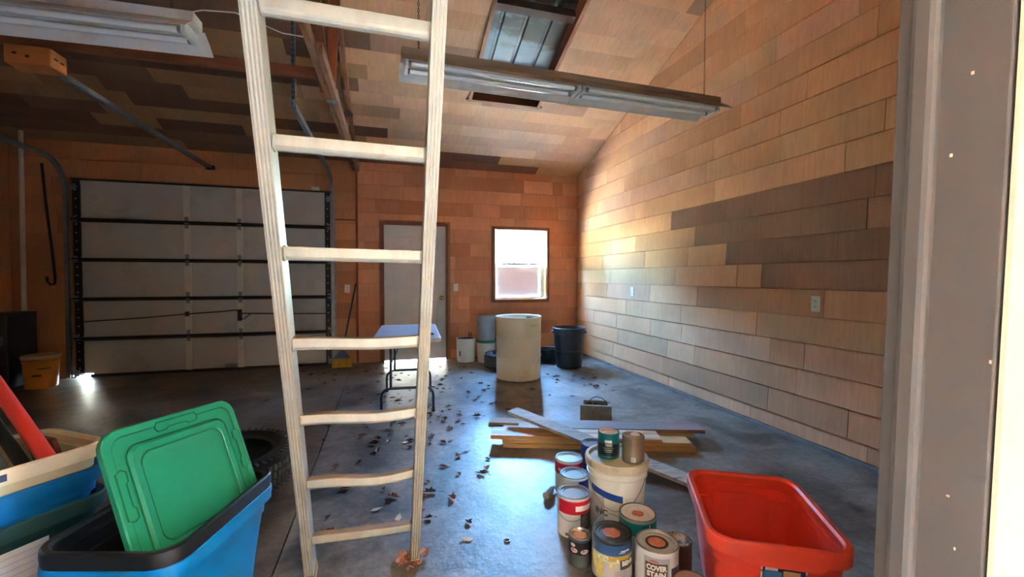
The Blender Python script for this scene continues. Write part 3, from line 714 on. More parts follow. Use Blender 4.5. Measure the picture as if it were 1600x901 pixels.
# nv points up the front (away from the viewer?) : make it point away from the viewer (+y)
if nv.y < 0: nv = -nv
base = Vector((-.1005, 1.949, .0))
t = thing('extension_ladder', 'tall cream-white aluminium ladder leaning across the doorway, with ribbed rails', 'ladder', base)
LL = 3.16; half = .1937
def LP(a, b, s): return wdv * a + nv * b + ld * s
for sg in (-1, 1):
    # channel rail open outwards: front flange ribbed, web, back flange
    xo = half * sg; fl = .037; dp = .066; th = .003
    outl = []
    n_r = 4
    for i in range(n_r * 4 + 1):
        u = fl * i / (n_r * 4); hgt = (0, .0022, .0022, 0)[i % 4] if i < n_r * 4 else 0
        outl.append((u, -dp / 2 - hgt))
    prof = outl + [(fl, -dp / 2 + .006), (th, -dp / 2 + .006), (th, dp / 2 - .006), (fl, dp / 2 - .006), (fl, dp / 2), (0, dp / 2)]
    mb = MB(); rings = [[LP(xo + sg * u, v, s) for u, v in prof] for s in (.012, LL)]
    mb.loft(rings, True, True, True, 0, False); rail = mb.build('rail', lad_m, t)
    mb = MB(); mb.add([LP(xo + sg * a, b, s) for s in (-.004, .05) for a, b in ((-.003, -dp / 2 - .004), (fl + .002, -dp / 2 - .004), (fl + .002, dp / 2 + .003), (-.003, dp / 2 + .003))], [(0, 1, 2, 3), (7, 6, 5, 4), (0, 4, 5, 1), (1, 5, 6, 2), (2, 6, 7, 3), (3, 7, 4, 0)])
    mb.build('end_cap', MATS['worn_rung_top'], rail)
bend = {0: .004, 1: .016, 2: .010, 3: .006}
for k in range(10):
    s0 = .224 + k * .3048
    if s0 > LL - .1: break
    # D-shaped ribbed rung, flat top kept level
    up = Vector((0, 0, 1)); dirn = wdv; fw_ = dirn.cross(up).normalized()
    if fw_.y < 0: fw_ = -fw_
    prof = [(-.019, .018), (.019, .018), (.0195, .012), (.019, .002)]
    for i in range(9):
        a = -PI * i / 8; rr = .019 + (.0007 if i % 2 else 0); prof.append((math.cos(a) * rr, -.002 + math.sin(a) * rr * .95))
    prof += [(-.0195, .012)]
    mb = MB(); rings = []
    NS = 14
    for i in range(NS + 1):
        x = -half + 2 * half * i / NS; bz = bend.get(k, 0) * (math.sin(PI * i / NS) * -.5 + .35 * math.sin(2.2 * PI * i / NS))
        c0 = LP(x, 0, s0) + up * bz
        rings.append([c0 + fw_ * u + up * v for u, v in prof])
    mb.loft(rings, True, True, True, 0, False); ro = mb.build('rung', lad_m, t)
    if k < 5:
        mb = MB(); rings = [[r_[0] + up * .0004 + fw_ * .004, r_[1] + up * .0004 - fw_ * .0005, r_[1] + up * .0012 - fw_ * .001, r_[0] + up * .0012 + fw_ * .0045] for r_ in rings[:]]
        mb.loft(rings, True, True, True, 0, False); mb.build('worn_tread', tread_m, ro, 'brown worn dirt on the rung top')
    # swaged collars where the rung meets the rails
    mb = MB()
    for sg in (-1, 1): mb.tube([LP(half * sg - sg * .001, 0, s0) , LP(half * sg - sg * .006, 0, s0)], .024, 12)
    mb.build('collar', lad_m, ro)

# ------------------------------------------------------------------ storage totes
def tote(name, lab, loc, rz, L, Wd, H, body, rim, group=None, taper=.80, floor_t=.004, z0=0.0, sticker=None):
    t = thing(name, lab, 'storage tote', loc, rz, group)
    r = .075
    ro = [(L * taper, Wd * (taper - .02), r * .8, 0), (L * (taper + .012), Wd * (taper - .008), r * .8, .012)]
    ro += [(L * (taper + (.985 - taper) * q), Wd * (taper + (.98 - taper) * q), r, H * q) for q in (.3, .6, .72)]
    ro += [(L * .955, Wd * .95, r, H * .735), (L * .965, Wd * .96, r, H * .86)]
    ro += [(L * .985, Wd * .98, r, H * .862), (L * .992, Wd * .99, r, H - .004)]
    ins = [(a - .008, b - .008, max(.01, c - .004), z + floor_t) for a, b, c, z in ro[1:]]; ins = ins[::-1]; ins[0] = (ins[0][0], ins[0][1], ins[0][2], H - .004)
    mb = MB(); mb.loft([rrect(a, b, c, z) for a, b, c, z in ro + ins]); mb.build('body', body, t)
    cs_ = [(L - .006, Wd - .006, r, H - .052), (L + .022, Wd + .022, r + .008, H - .052), (L + .028, Wd + .028, r + .012, H - .02), (L + .026, Wd + .026, r + .012, H - .004), (L + .014, Wd + .014, r + .006, H + .002), (L - .012, Wd - .012, r - .004, H), (L - .026, Wd - .026, r - .008, H - .010), (L - .02, Wd - .02, r - .008, H - .03)]
    rings = [rrect(a, b, c, z) for a, b, c, z in cs_]; rings.append(rings[0])
    mb = MB(); mb.loft(rings, True, False, False); mb.build('rim', rim, t)
    for s in (-1, 1):          # grip plates under the rim at both ends, and the raised panel inside each end
        mb = MB(); P = [(-.13, 0), (-.11, -.022), (.11, -.022), (.13, 0)]
        xx = s * (L / 2 - .004); mb.prism([(xx, u, H - .05 + v) for u, v in P], (s * .014, 0, 0)); mb.build('grip', rim, t)
        mb = MB(); k = taper + (.985 - taper) * .5
        za, zb_ = H * .32, H * .80; xa = s * (L * (taper + (.985 - taper) * .32 / .735 * .735) / 2 - .012); xb = s * (L * .955 / 2 - .012)
        q = Wd * .26
        mb.prism([(xa, -q, za), (xa, q, za), (xb, q, zb_), (xb, -q, zb_)], (-s * .004, 0, 0)); mb.build('end_panel', body, t)
    return t
red_m = mat('orange_red_plastic', (230, 66, 46), .42, var=.04, scale=6, bump=.03, bscale=160)
red_r = mat('orange_red_rim_plastic', (232, 76, 52), .4, var=.05, scale=6)
t = tote('storage_tote', 'open empty orange-red tote at lower right', (1.372, 1.319, 0), math.radians(60.4), .535, .425, .385, red_m, red_r)
# picture sticker on the near end
stk = mat('sticker_white', (226, 214, 206), .4)
def flat(mbn, P, parent, m): return
H = .385; L = .535
mb = MB(); xx = -(L * .985 / 2 + .008)
def panel(mb, ya, yb, za, zb, off, mi=0):
    xa, xb = [-(L * (.80 + .185 * z / H)) / 2 - .004 - off for z in (za, zb)]
    mb.prism([(xa, ya, za), (xa, yb, za), (xb, yb, zb), (xb, ya, zb)], (-.0006, 0, 0), mi)
panel(mb, -.075, .062, .12, .31, 0.0)
sticker = mb.build('sticker', stk, t, 'picture sticker with a white border')
cols_ = [mat('sticker_navy', (40, 40, 70), .4), mat('sticker_sky', (80, 130, 170), .4), mat('sticker_peach', (216, 160, 104), .4, var=.1, scale=40), mat('sticker_pink', (232, 200, 200), .4), mat('sticker_dark', (24, 24, 34), .4)]
mb = MB()
panel(mb, -.070, .057, .125, .305, .0008, 0)
panel(mb, .0, .054, .262, .288, .0016, 1); panel(mb, -.055, -.005, .24, .295, .0016, 2); panel(mb, .012, .05, .291, .302, .0016, 3); panel(mb, .0, .055, .23, .258, .0016, 4); panel(mb, -.066, -.01, .13, .225, .0016, 3)
mb.build('picture', cols_, sticker)

blue_m = mat('bright_blue_plastic', (0, 126, 196), .4, var=.05, scale=5, bump=.02, bscale=160)
blk_m = mat('black_tote_plastic', (30, 27, 28), .45, var=.15, scale=5)
c0 = Vector((-.752, 1.842, 0)); rzb = math.radians(74.0)
tote('storage_tote', 'bright blue tote in front at left, with a black tote nested inside it', c0, rzb, .575, .425, .385, blue_m, blue_m)
tote('storage_tote', 'black tote nested inside the bright blue tote', c0 + Vector((0, 0, .05)), rzb, .572, .422, .385, blk_m, blk_m, taper=.76)
# green lid standing in the black tote
lidm = mat('green_plastic', (34, 150, 112), .42, var=.04, scale=5, bump=.02, bscale=160, dirt=(70, 178, 132), dirt_scale=5, dirt_lo=.72, dirt_hi=.86)
lidg = mat('green_plastic_groove', (8, 108, 64), .45)
lw_ = Vector((.42963, .90169, -.04886)).normalized(); lu = Vector((-.32572, .20520, .92300)); lu = (lu - lw_ * lu.dot(lw_)).normalized(); ln = lw_.cross(lu).normalized()
ML = Matrix((lw_, lu, ln)).transposed().to_4x4(); ML.translation = Vector((-.7536, 1.9807, .4986)) * .93 + Vector((0, 0, CAM_Z)) * .07 - lu * .04
lid = bpy.data.objects.new('tote_lid', None); COL.objects.link(lid); lid.matrix_world = ML; tag(lid, 'green tote lid standing on edge inside the black tote', 'lid')
LW, LH = .56 * .93, .46 * .93 + .08
rings = [rrect(LW - .02, LH - .02, .05, -.012), rrect(LW, LH, .06, -.014), rrect(LW, LH, .06, .004), rrect(LW - .008, LH - .008, .056, .008), rrect(LW - .05, LH - .05, .045, .008), rrect(LW - .056, LH - .056, .045, .003), rrect(LW - .13, LH - .13, .04, .003), rrect(LW - .15, LH - .15, .04, .014), rrect(LW - .19, LH - .19, .035, .014), rrect(LW - .20, LH - .20, .032, .008)]
mb = MB(); mb.loft(rings, True, True, True); mb.build('lid_panel', lidm, lid)
gm = MB()
for zc, k in ((.0042, .053), (.0042, .128), (.0092, .198)):
    gm.tube([(p[0], p[1], zc) for p in rrect(LW - k, LH - k, .045, 0)], .0028, 6, True)
gm.build('groove', lidg, lid, 'darker green groove lines')
def handle_outline(cx, cy, ang, s=1.0):
    pts = [(-.075, .014), (-.045, .014), (-.035, .006), (.035, .006), (.045, .014), (.075, .014), (.084, 0), (.075, -.018), (-.075, -.018), (-.084, 0)]
    ca, sa = math.cos(ang), math.sin(ang)
    return [(cx + x * ca - y * sa, cy + x * sa + y * ca, .0088) for x, y in pts]
for cx, cy, a in ((0, LH / 2 - .034, PI), (-LW / 2 + .034, .04, -PI / 2), (LW / 2 - .034, .04, PI / 2)):
    o = handle_outline(cx, cy, a)
    mb = MB(); mb.prism([(p[0], p[1], .004) for p in o], (0, 0, .005)); lt = mb.build('latch_recess', lidm, lid)
    MB().tube(o, .0026, 5, True).build('groove', lidg, lt)
# nested stack at the left edge: dark green, blue, beige
dg_m = mat('dark_green_plastic', (22, 62, 58), .4, var=.1, scale=5); dg_r = mat('dark_green_rim', (52, 84, 78), .4, var=.08)
bl2 = mat('deep_blue_plastic', (0, 104, 166), .4, var=.06, scale=5)
be_m = mat('beige_plastic', (206, 190, 152), .42, var=.05, scale=6); be_r = mat('cream_rim_plastic', (226, 212, 180), .4, var=.04)
ds = Vector((-.58, -.815, 0)).normalized(); dp_ = Vector((-.815, .58, 0)).normalized()
corner = Vector((-1.085, 2.13, 0)); c1 = corner + ds * .29 + dp_ * .21; rz1 = math.atan2(-ds.y, -ds.x)
tote('storage_tote', 'dark green tote at the bottom of the nested stack at left, with a white label', c1, rz1, .575, .425, .40, dg_m, dg_r)
gt = [o for o in bpy.data.objects if o.get('label', '').startswith('dark green tote')][0]
tote('storage_tote', 'blue tote nested in the middle of the stack at left', c1 + Vector((0, 0, .135)), rz1, .57, .42, .375, bl2, bl2, taper=.76)
tote('storage_tote', 'beige tote with a cream rim on top of the nested stack at left', c1 + Vector((0, 0, .24)), rz1, .565, .415, .36, be_m, be_r, taper=.72)
bt = [o for o in bpy.data.objects if o.get('label', '').startswith('beige tote')][0]
mb = MB(); mb.box((-.12, -.415 / 2 - .0155, .36 - .024), (.22, .002, .024)); mb.build('blue_strip', mat('slate_blue_strip', (62, 70, 96), .5), bt, 'slate blue strip along the rim')
# white paper label on the green tote's long side (local -y faces the camera)
def lp(mb, xa, xb, za, zb, off, mi=0):
    ya, yb = [-(.425 * (.80 + .18 * z / .40)) / 2 - .005 - off for z in (za, zb)]
    mb.prism([(xa, ya, za), (xb, ya, za), (xb, yb, zb), (xa, yb, zb)], (0, -.0006, 0), mi)
mb = MB(); lp(mb, -.07, .10, .15, .31, 0); pl = mb.build('paper_label', mat('white_paper', (222, 220, 222), .6), gt, 'white paper label with faint grey lines')
mb = MB()
for i, (a, b) in enumerate(((-.05, .08), (-.05, .085), (-.05, .06), (-.04, .07), (-.05, .02))): lp(mb, a, b, .285 - i * .024, .289 - i * .024, .0008)
lp(mb, .035, .085, .165, .188, .0008)
mb.build('printed_line', mat('grey_print', (196, 192, 196), .6), pl)
# things standing in the beige tote
mb = MB(); d0 = c1 + Vector((0, 0, .30))
cr_m = mat('coral_red_foam', (236, 66, 54), .6, var=.06)
def leaner(p0, p1, r, nm, m, lab, cat):
    p0, p1 = Vector(p0), Vector(p1); u = (p1 - p0)
    o = MB().tube([p0 - u * .10, p0, p1, p1 + u * .45], r, 14).build(nm, m); tag(o, lab, cat)
leaner((-1.245, 2.045, .585), (-1.52, 2.30, .745), .026, 'foam_tube', cr_m, 'coral red tube leaning out of the beige tote at left', 'tube')
leaner((-1.315, 2.045, .565), (-1.52, 2.235, .675), .020, 'black_pole', rubber, 'black pole beside the coral red tube in the beige tote', 'pole')
leaner((-1.37, 2.04, .55), (-1.52, 2.18, .63), .019, 'grey_pole', mat('grey_green_plastic', (108, 130, 118), .5), 'grey-green pole lowest among the things in the beige tote', 'pole')
Rb = Matrix.Rotation(math.atan2(dp_.y, dp_.x), 3, 'Z') @ Matrix.Rotation(math.radians(-14), 3, 'X')
o = MB().box(corner + ds * .085 + dp_ * .25 + Vector((0, 0, .535)), (.20, .018, .17), Rb, bev=.004).build('wood_board', mat('red_brown_leather', (112, 58, 36), .6, var=.2, scale=12)); tag(o, 'red-brown board standing at the back of the beige tote', 'board')
# ------------------------------------------------------------------ paint cans
tin = mat('can_tin', (150, 146, 140), .32, .75, var=.1, scale=20)
tin_d = mat('stained_tin', (92, 84, 76), .4, .6, var=.2, scale=16, dirt=(60, 48, 38), dirt_scale=10)
wire = mat('bail_wire', (150, 148, 146), .35, .8)
def face_cam(x, y): return math.atan2(-y, -x) + PI / 2        # turn local -Y to the doorway
def can(lab, x, y, z, r, h, body, lid_m, dot=None, turn=0.0, bail=None, rim=None, dab=1.0, tilt=None):
    t = thing('paint_can', lab, 'paint can', (x, y, z), face_cam(x, y) + turn)
    mb = MB(); mb.lathe([(r * .97, 0), (r, .003), (r, .008), (r * .985, .011), (r * .985, h - .012), (r, h - .009), (r, h - .002), (r * .985, h), (r * .93, h), (r * .92, h - .006)], 36, cap1=True); mb.build('can_body', body, t)
    mb = MB(); mb.lathe([(0, h - .006), (r * .62, h - .0055), (r * .66, h - .003), (r * .80, h - .003), (r * .83, h + .001), (r * .89, h + .001), (r * .905, h - .004)], 36, cap0=False, cap1=False); lo = mb.build('can_lid', lid_m, t)
    mb = MB(); R_ = r * .958; mb.tube([(R_ * math.cos(2 * PI * i / 36), R_ * math.sin(2 * PI * i / 36), h) for i in range(36)], r * .035, 6, True); mb.build('can_rim', rim or tin, t)
    if dot:
        R2 = random.Random(int(x * 1000)); n = 18; mb = MB()
        ring = [(dab * r * (.45 + .05 * R2.uniform(-1, 1)) * math.cos(2 * PI * i / n), dab * r * (.42 + .05 * R2.uniform(-1, 1)) * math.sin(2 * PI * i / n), h - .0052) for i in range(n)]
        mb.prism(ring, (0, 0, .0012)); mb.build('paint_dab', dot, lo, 'dab of the paint colour on the lid')
    if bail is not None:
        a0, drop, side = bail
        mb = MB(); P = []
        for i in range(17):
            a = PI * i / 16; px = math.cos(a) * (r + .004); q = math.sin(a)
            vx, vy = math.sin(a0), -math.cos(a0); sx_, sy_ = math.cos(a0), math.sin(a0)
            if drop == 'down': P.append((sx_ * px + vx * (r + .004) * q, sy_ * px + vy * (r + .004) * q, h * .82 - q * r * .85))
            else: P.append((sx_ * px + vx * .05 * q * side, sy_ * px + vy * .05 * q * side, h * .82 + q * r * 1.02))
        mb.tube(P, .0016, 6)
        for s in (-1, 1):
            mb.lathe([(0, 0), (.011, 0), (.009, .003), (0, .004)], 10, cap0=False, cap1=False) if False else None
        mb.build('bail', wire, t)
        mb = MB()
        for s in (-1, 1):
            ex, ey = s * math.cos(a0), s * math.sin(a0); mb.tube([(ex * (r - .004), ey * (r - .004), h * .82), (ex * (r + .004), ey * (r + .004), h * .82)], .012, 12)
        mb.build('bail_ear', tin, t)
    return t
peach = mat('salmon_paint', (216, 150, 116), .5, var=.12, scale=60)
peach_d = mat('salmon_orange_paint', (206, 120, 84), .5, var=.25, scale=50)
wl_ = mat('white_label', (224, 220, 212), .45, var=.04, dirt=(186, 176, 156), dirt_scale=14, dirt_lo=.6, dirt_hi=.8)
redl = mat('crimson_label', (184, 20, 46), .4, var=.05); dkg = mat('dark_grey_label', (66, 66, 68), .45, var=.2, scale=40); navy = mat('navy_label', (24, 34, 96), .4); roy = mat('royal_blue_label', (30, 72, 150), .4)
tealm = mat('teal_label', (0, 112, 112), .35, var=.1, scale=12); blackl = mat('black_label', (26, 24, 26), .4); whitep = mat('white_print', (236, 234, 230), .5)
GR, GH, QR, QH = .082, .193, .0535, .124
# red and white gallon in front
t = can('red-banded white gallon can with a brown lid, left front of the white bucket', .889, 1.957, 0, GR, GH, wl_, mat('brown_stained_lid', (112, 86, 62), .4, .2, var=.25, scale=18), bail=(-.2, 'down', 1), rim=tin_d)
mb = MB(); sector(mb, GR + .0005, .118, GH - .013, -1.0, 1.75); l1 = mb.build('red_band', redl, t)
mb = MB(); sector(mb, GR + .0006, .035, .118, .42, 1.5); l2 = mb.build('grey_panel', dkg, t)
mb = MB(); sector(mb, GR + .0012, .135, .160, .12, 1.25); b_ = mb.build('white_block', whitep, l1)
mb = MB(); 
for i in range(6): sector(mb, GR + .0008, .055 + i * .009, .058 + i * .009, .5, .9 + .08 * (i % 3))
mb.build('small_print', mat('pale_print', (170, 168, 166), .5), l2)
mb = MB(); sector(mb, GR + .0006, .012, .026, -.5, .05); mb.build('grey_strip', mat('grey_green_strip', (120, 128, 120), .5), t)
# flower label gallon
t = can('gallon can with a yellow flower label and blue band, black lid with a salmon dab', .903, 1.601, 0, GR, GH, mat('dark_plastic_can', (44, 42, 44), .4), mat('black_lid', (56, 52, 48), .45, .1, var=.15), peach_d, bail=(.55, 'up', -1), rim=mat('black_rim', (50, 47, 44), .4, .2))
mb = MB(); sector(mb, GR + .0005, .138, GH - .013, -1.35, 1.6); bb = mb.build('blue_band', mat('slate_blue_label', (52, 84, 126), .4, var=.05), t)
mb = MB(); sector(mb, GR + .001, .155, .159, .45, .95); sector(mb, GR + .001, .150, .152, .35, .7); mb.build('small_print', whitep, bb)
mb = MB(); sector(mb, GR + .0005, .030, .138, -1.35, 1.6); fl = mb.build('flower_label', mat('grey_lilac_label', (186, 178, 176), .4, var=.06, scale=20), t)
yel = mat('yellow_petal', (224, 206, 104), .5, var=.15, scale=40); amb = mat('amber_petal', (200, 156, 40), .5, var=.1); lil = mat('pale_petal', (226, 230, 224), .5)
mb = MB()
def petal(mb, a, z, ra, rz_, rot, mi, off):
    n = 12; P = []
    for i in range(n):
        q = 2 * PI * i / n; u, v = math.cos(q) * ra, math.sin(q) * rz_
        u, v = u * math.cos(rot) - v * math.sin(rot), u * math.sin(rot) + v * math.cos(rot)
        aa = a + u / GR; P.append((math.sin(aa) * (GR + off), -math.cos(aa) * (GR + off), min(z + v, .137)))
    b = len(mb.v); mb.v += P; mb.f.append(tuple(b + i for i in range(n))); mb.m.append(mi); mb.s.append(False)
sector(mb, GR + .0009, .118, .1375, -.25, 1.0, mi=1)
petal(mb, -.75, .085, .020, .045, .15, 0, .0012); petal(mb, -.5, .105, .014, .035, -.3, 0, .0013); petal(mb, -.05, .122, .034, .014, -.1, 2, .0015); petal(mb, -.45, .124, .026, .013, .2, 2, .0014); petal(mb, -.95, .10, .012, .035, .1, 0, .0011); petal(mb, .12, .105, .022, .012, .5, 0, .0012); petal(mb, -.62, .062, .014, .024, .2, 0, .0011)
mb.build('flower_print', [yel, amb, lil], fl)
mb = MB(); sector(mb, GR + .001, .082, .122, .42, 1.35); bx = mb.build('brand_box', mat('olive_black_box', (58, 58, 50), .4), fl)
mb = MB(); wrap_text(mb, 'BEHR', .026, GR + .0015, .106, .88, .0009); mb.build('lettering', whitep, bx)
mb = MB()
for i in range(5): sector(mb, GR + .0008, .046 + i * .007, .0485 + i * .007, .15, .75 + .1 * (i % 2))
mb.build('small_print', mat('dim_print', (140, 132, 132), .5), fl)
mb = MB(); sector(mb, GR + .0012, .0, .052, .18, .24); sector(mb, GR + .0012, .01, .03, .30, .33); mb.build('paint_drip', yel, t, 'yellow paint drips')
# COVER STAIN gallon
t = can('white gallon can with large white lettering on a brown panel, grey-white lid', 1.042, 1.488, 0, .085, .195, mat('white_can', (216, 216, 216), .4, var=.05, dirt=(170, 160, 160), dirt_scale=9), mat('grey_white_lid', (186, 182, 174), .4, .2, var=.1, scale=20), None, turn=-.02)
R_ = .0855
mb = MB(); mb.prism([(.045 * math.cos(2 * PI * i / 24), .045 * math.sin(2 * PI * i / 24), .1905) for i in range(24)], (0, 0, .0008)); lb = mb.build('lid_sticker', mat('dark_brown_sticker', (62, 44, 34), .5), t)
mb = MB(); mb.prism([(.034 * math.cos(2 * PI * i / 18), .032 * math.sin(2 * PI * i / 18), .1914) for i in range(18)], (0, 0, .0008)); mb.build('paint_dab', peach_d, lb)
mb = MB(); sector(mb, R_, .012, .175, -.55, .62); gp = mb.build('grey_label', mat('cool_grey_label', (172, 174, 178), .4, var=.05), t)
brn = mat('brown_panel', (98, 56, 34), .4, var=.2, scale=16)
mb = MB(); sector(mb, R_ + .0006, .012, .155, -.48, .52); bp_ = mb.build('brown_panel', brn, t)
mb = MB(); sector(mb, R_ + .0011, .083, .094, -.46, .60); mb.build('orange_stripe', mat('orange_stripe', (216, 144, 40), .4), bp_)
mb = MB(); wrap_text(mb, 'COVER', .027, R_ + .0012, .137, .02, .0013, sx=.88); wrap_text(mb, 'STAIN', .027, R_ + .0012, .111, .02, .0013, sx=.98); wrap_text(mb, 'PRIMER', .026, R_ + .0012, .064, .02, .0013, sx=.80); mb.build('lettering', whitep, bp_)
mb = MB(); sector(mb, R_ + .0008, .160, .164, -.28, .12); sector(mb, R_ + .0008, .166, .168, -.2, .02); mb.build('small_print', mat('red_print', (190, 80, 76), .5), gp)
mb = MB(); sector(mb, R_ + .0004, .02, .135, .72, 1.25); mb.build('side_picture', mat('purple_picture', (112, 88, 124), .4, var=.5, scale=30), t)
# black quart
t = can('small black quart can with pinkish oval badges, in front of the red-banded can', .816, 1.728, 0, QR - .003, QH, mat('steel_grey_can', (108, 106, 104), .35, .6, var=.1), mat('shiny_lid', (190, 184, 176), .25, .8), peach, rim=tin, dab=1.35)
mb = MB(); sector(mb, QR - .0025, .058, QH - .013, -1.7, 1.7); bl_ = mb.build('black_label', blackl, t)
mb = MB(); rr = QR - .0018
for a, z, ra, rz_ in ((-.62, .098, .012, .008), (-.52, .076, .017, .010), (.42, .073, .018, .010)):
    mb.add([(math.sin(a + ra * math.cos(q) / rr) * rr, -math.cos(a + ra * math.cos(q) / rr) * rr, z + rz_ * math.sin(q)) for q in [2 * PI * i / 14 for i in range(14)]], [tuple(range(14))])
bd = mb.build('badge', mat('pink_white_badge', (226, 196, 192), .5, var=.1, scale=120), bl_)
mb = MB(); 
for a, z, ra, rz_ in ((-.52, .076, .013, .006), (.42, .073, .013, .006)):
    mb.add([(math.sin(a + ra * math.cos(q) / rr) * (rr + .0005), -math.cos(a + ra * math.cos(q) / rr) * (rr + .0005), z + rz_ * math.sin(q)) for q in [2 * PI * i / 12 for i in range(12)]], [tuple(range(12))])
mb.build('badge_centre', mat('dusky_red_badge', (196, 132, 128), .5), bd)
# teal gallon, white lid
t = can('teal-labelled gallon can with a white lid and a salmon blot, right of the white bucket', 1.090, 1.702, 0, GR, GH, mat('grey_plastic_can', (150, 150, 148), .45, var=.06), mat('white_plastic_lid', (222, 214, 200), .45, var=.06, scale=20), peach_d, turn=.1, rim=mat('teal_grey_rim', (92, 108, 106), .4, .2), dab=.7)
mb = MB(); sector(mb, GR + .0005, .125, GH - .013, -3.0, 3.0); tb = mb.build('teal_band', tealm, t)
mb = MB(); sector(mb, GR + .0009, .10, .178, .55, .60); mb.build('paint_drip', whitep, tb, 'white paint drip')
# brown quart at right
t = can('rusty brown quart can with a pale blotched lid, behind the lettered primer can', 1.204, 1.565, 0, QR + .002, .130, mat('rust_brown_can', (96, 72, 56), .55, .3, var=.25, scale=14), mat('blotched_lid', (190, 168, 140), .5, var=.3, scale=30, dirt=(70, 50, 44), dirt_scale=18, dirt_lo=.5, dirt_hi=.56), None, rim=tin_d)
mb = MB(); mb.tube([((QR + .0025) * math.cos(2 * PI * i / 30), (QR + .0025) * math.sin(2 * PI * i / 30), .07) for i in range(30)], .0022, 5, True); mb.build('bead', tin_d, t)
# can whose lid just shows at the lower edge
t = can('can with a dusty pink-brown lid between the primer can and the red tote', 1.085, 1.335, 0, .066, .125, mat('rose_brown_can', (132, 96, 84), .5, .2, var=.2), mat('dusty_pink_lid', (170, 130, 112), .5, var=.15, scale=25), None, rim=tin_d)
# rear row
t = can('royal blue gallon can with a grey lid, behind and left of the white bucket', 1.275, 2.50, 0, GR, GH, mat('royal_blue_can', (36, 56, 140), .35, var=.12, scale=8), mat('grey_blue_lid', (98, 98, 110), .4, .4, var=.15), bail=(-.4, 'down', 1), rim=tin_d)
mb = MB(); sector(mb, GR + .0005, .04, .13, -.9, .3); mb.build('dark_label', navy, t)
t = can('red and white gallon can at the back left of the can group, grey lid', 1.034, 2.346, 0, GR, GH, wl_, mat('grey_lid', (140, 138, 136), .4, .4, var=.15, scale=15), rim=tin_d)
mb = MB(); sector(mb, GR + .0005, .115, GH - .013, -1.5, 1.6); rb_ = mb.build('red_band', redl, t)
mb = MB(); sector(mb, GR + .001, .135, .15, -.8, -.3); mb.build('white_block', whitep, rb_)
t = can('white and navy gallon can between the two red-banded cans, grey lid', .976, 2.144, 0, GR - .003, GH, wl_, mat('dull_grey_lid', (118, 120, 120), .4, .4, var=.15, scale=15), rim=tin_d)
mb = MB(); sector(mb, GR - .0025, .02, GH - .013, .30, 1.7); mb.build('navy_panel', navy, t)
# white five-gallon bucket with two quarts on its lid --------------------------------------------------
def bucket(name, lab, x, y, z, rb, rt, h, body, lid=None, turn=0, cat='bucket', hollow=True, ribs=True):
    t = thing(name, lab, cat, (x, y, z), face_cam(x, y) + turn)
    R_ = lambda q: rb + (rt - rb) * q / h
    pr = [(rb * .96, 0), (rb, .006)]
    if ribs:
        pr += [(R_(h * .80), h * .80), (R_(h * .80) + .006, h * .803), (R_(h * .80) + .006, h * .815), (R_(h * .82), h * .82), (R_(h * .88), h * .88), (R_(h * .88) + .007, h * .883), (R_(h * .88) + .007, h * .895), (R_(h * .9), h * .9)]
    pr += [(rt, h - .01), (rt + .004, h - .008), (rt + .004, h)]
    pr += [(rt - .004, h)] + ([(rb - .004, .006)] if hollow else [(rt - .006, h - .02)])
    mb = MB(); mb.lathe(pr, 44); mb.build('bucket_body', body, t)
    if not lid:
        mb = MB(); mb.tube([((rt + .002) * math.cos(2 * PI * i / 40), (rt + .002) * math.sin(2 * PI * i / 40), h) for i in range(40)], .005, 6, True); mb.build('bucket_rim', body, t)
    if lid:
        mb = MB(); mb.lathe([(rt + .006, h - .028), (rt + .009, h - .026), (rt + .009, h + .006), (rt + .005, h + .010), (rt - .008, h + .010), (rt - .012, h + .002), (rt - .04, h + .002), (0, h + .0025)], 44, cap0=False, cap1=False); lo = mb.build('bucket_lid', lid, t)
        mb = MB()
        for i in range(18):
            a = 2 * PI * i / 18; mb.box((math.cos(a) * (rt + .009), math.sin(a) * (rt + .009), h - .012), (.004, .006, .022), Matrix.Rotation(a, 3, 'Z'))
        mb.build('lid_tab', lid, lo)
    return t
wb = mat('white_bucket_plastic', (224, 220, 208), .42, var=.03, dirt=(190, 176, 146), dirt_scale=7, dirt_lo=.6, dirt_hi=.82)
bx_, by_ = 1.112, 1.930
t = bucket('bucket', 'white five-gallon bucket with a blue stripe, in the middle of the paint cans', bx_, by_, 0, .128, .147, .355, wb, mat('dusty_bucket_lid', (204, 192, 166), .5, var=.08, dirt=(158, 138, 108), dirt_scale=6, dirt_lo=.5, dirt_hi=.75))
def BR(q): return .128 + .019 * q / .355 + .0006
mb = MB(); N_ = 14
def slant(mb, a0, a1, za, zb, hh, off=0.0, mi=0):
    V = []; n = 12
    for i in range(n + 1):
        a = a0 + (a1 - a0) * i / n; z = za + (zb - za) * i / n
        for q in (z, z + hh): V.append((math.sin(a) * (BR(q) + off), -math.cos(a) * (BR(q) + off), q))
    mb.add(V, [(2 * i, 2 * i + 2, 2 * i + 3, 2 * i + 1) for i in range(n)], mi, True)
slant(mb, -1.0, .22, .215, .185, .034); mb.build('blue_stripe', roy, t)
mb = MB(); slant(mb, -1.05, -.42, .05, .05, .15); gq = mb.build('grey_label', mat('grey_label_paper', (168, 166, 170), .5, var=.12, scale=18), t)
mb = MB(); V, F = text_geo('INC', .05, .001)
def wrapb(mb, txt, size, z, ang, off=.0012, o2=.0008):
    V, F = text_geo(txt, size, o2); mb.add([(math.sin(ang + v.x / .138) * (BR(z + v.y) + off + v.z), -math.cos(ang + v.x / .138) * (BR(z + v.y) + off + v.z), z + v.y) for v in V], F)
wrapb(mb, 'INC', .042, .125, -.55); mb.build('lettering', mat('dark_print', (60, 58, 62), .5), gq)
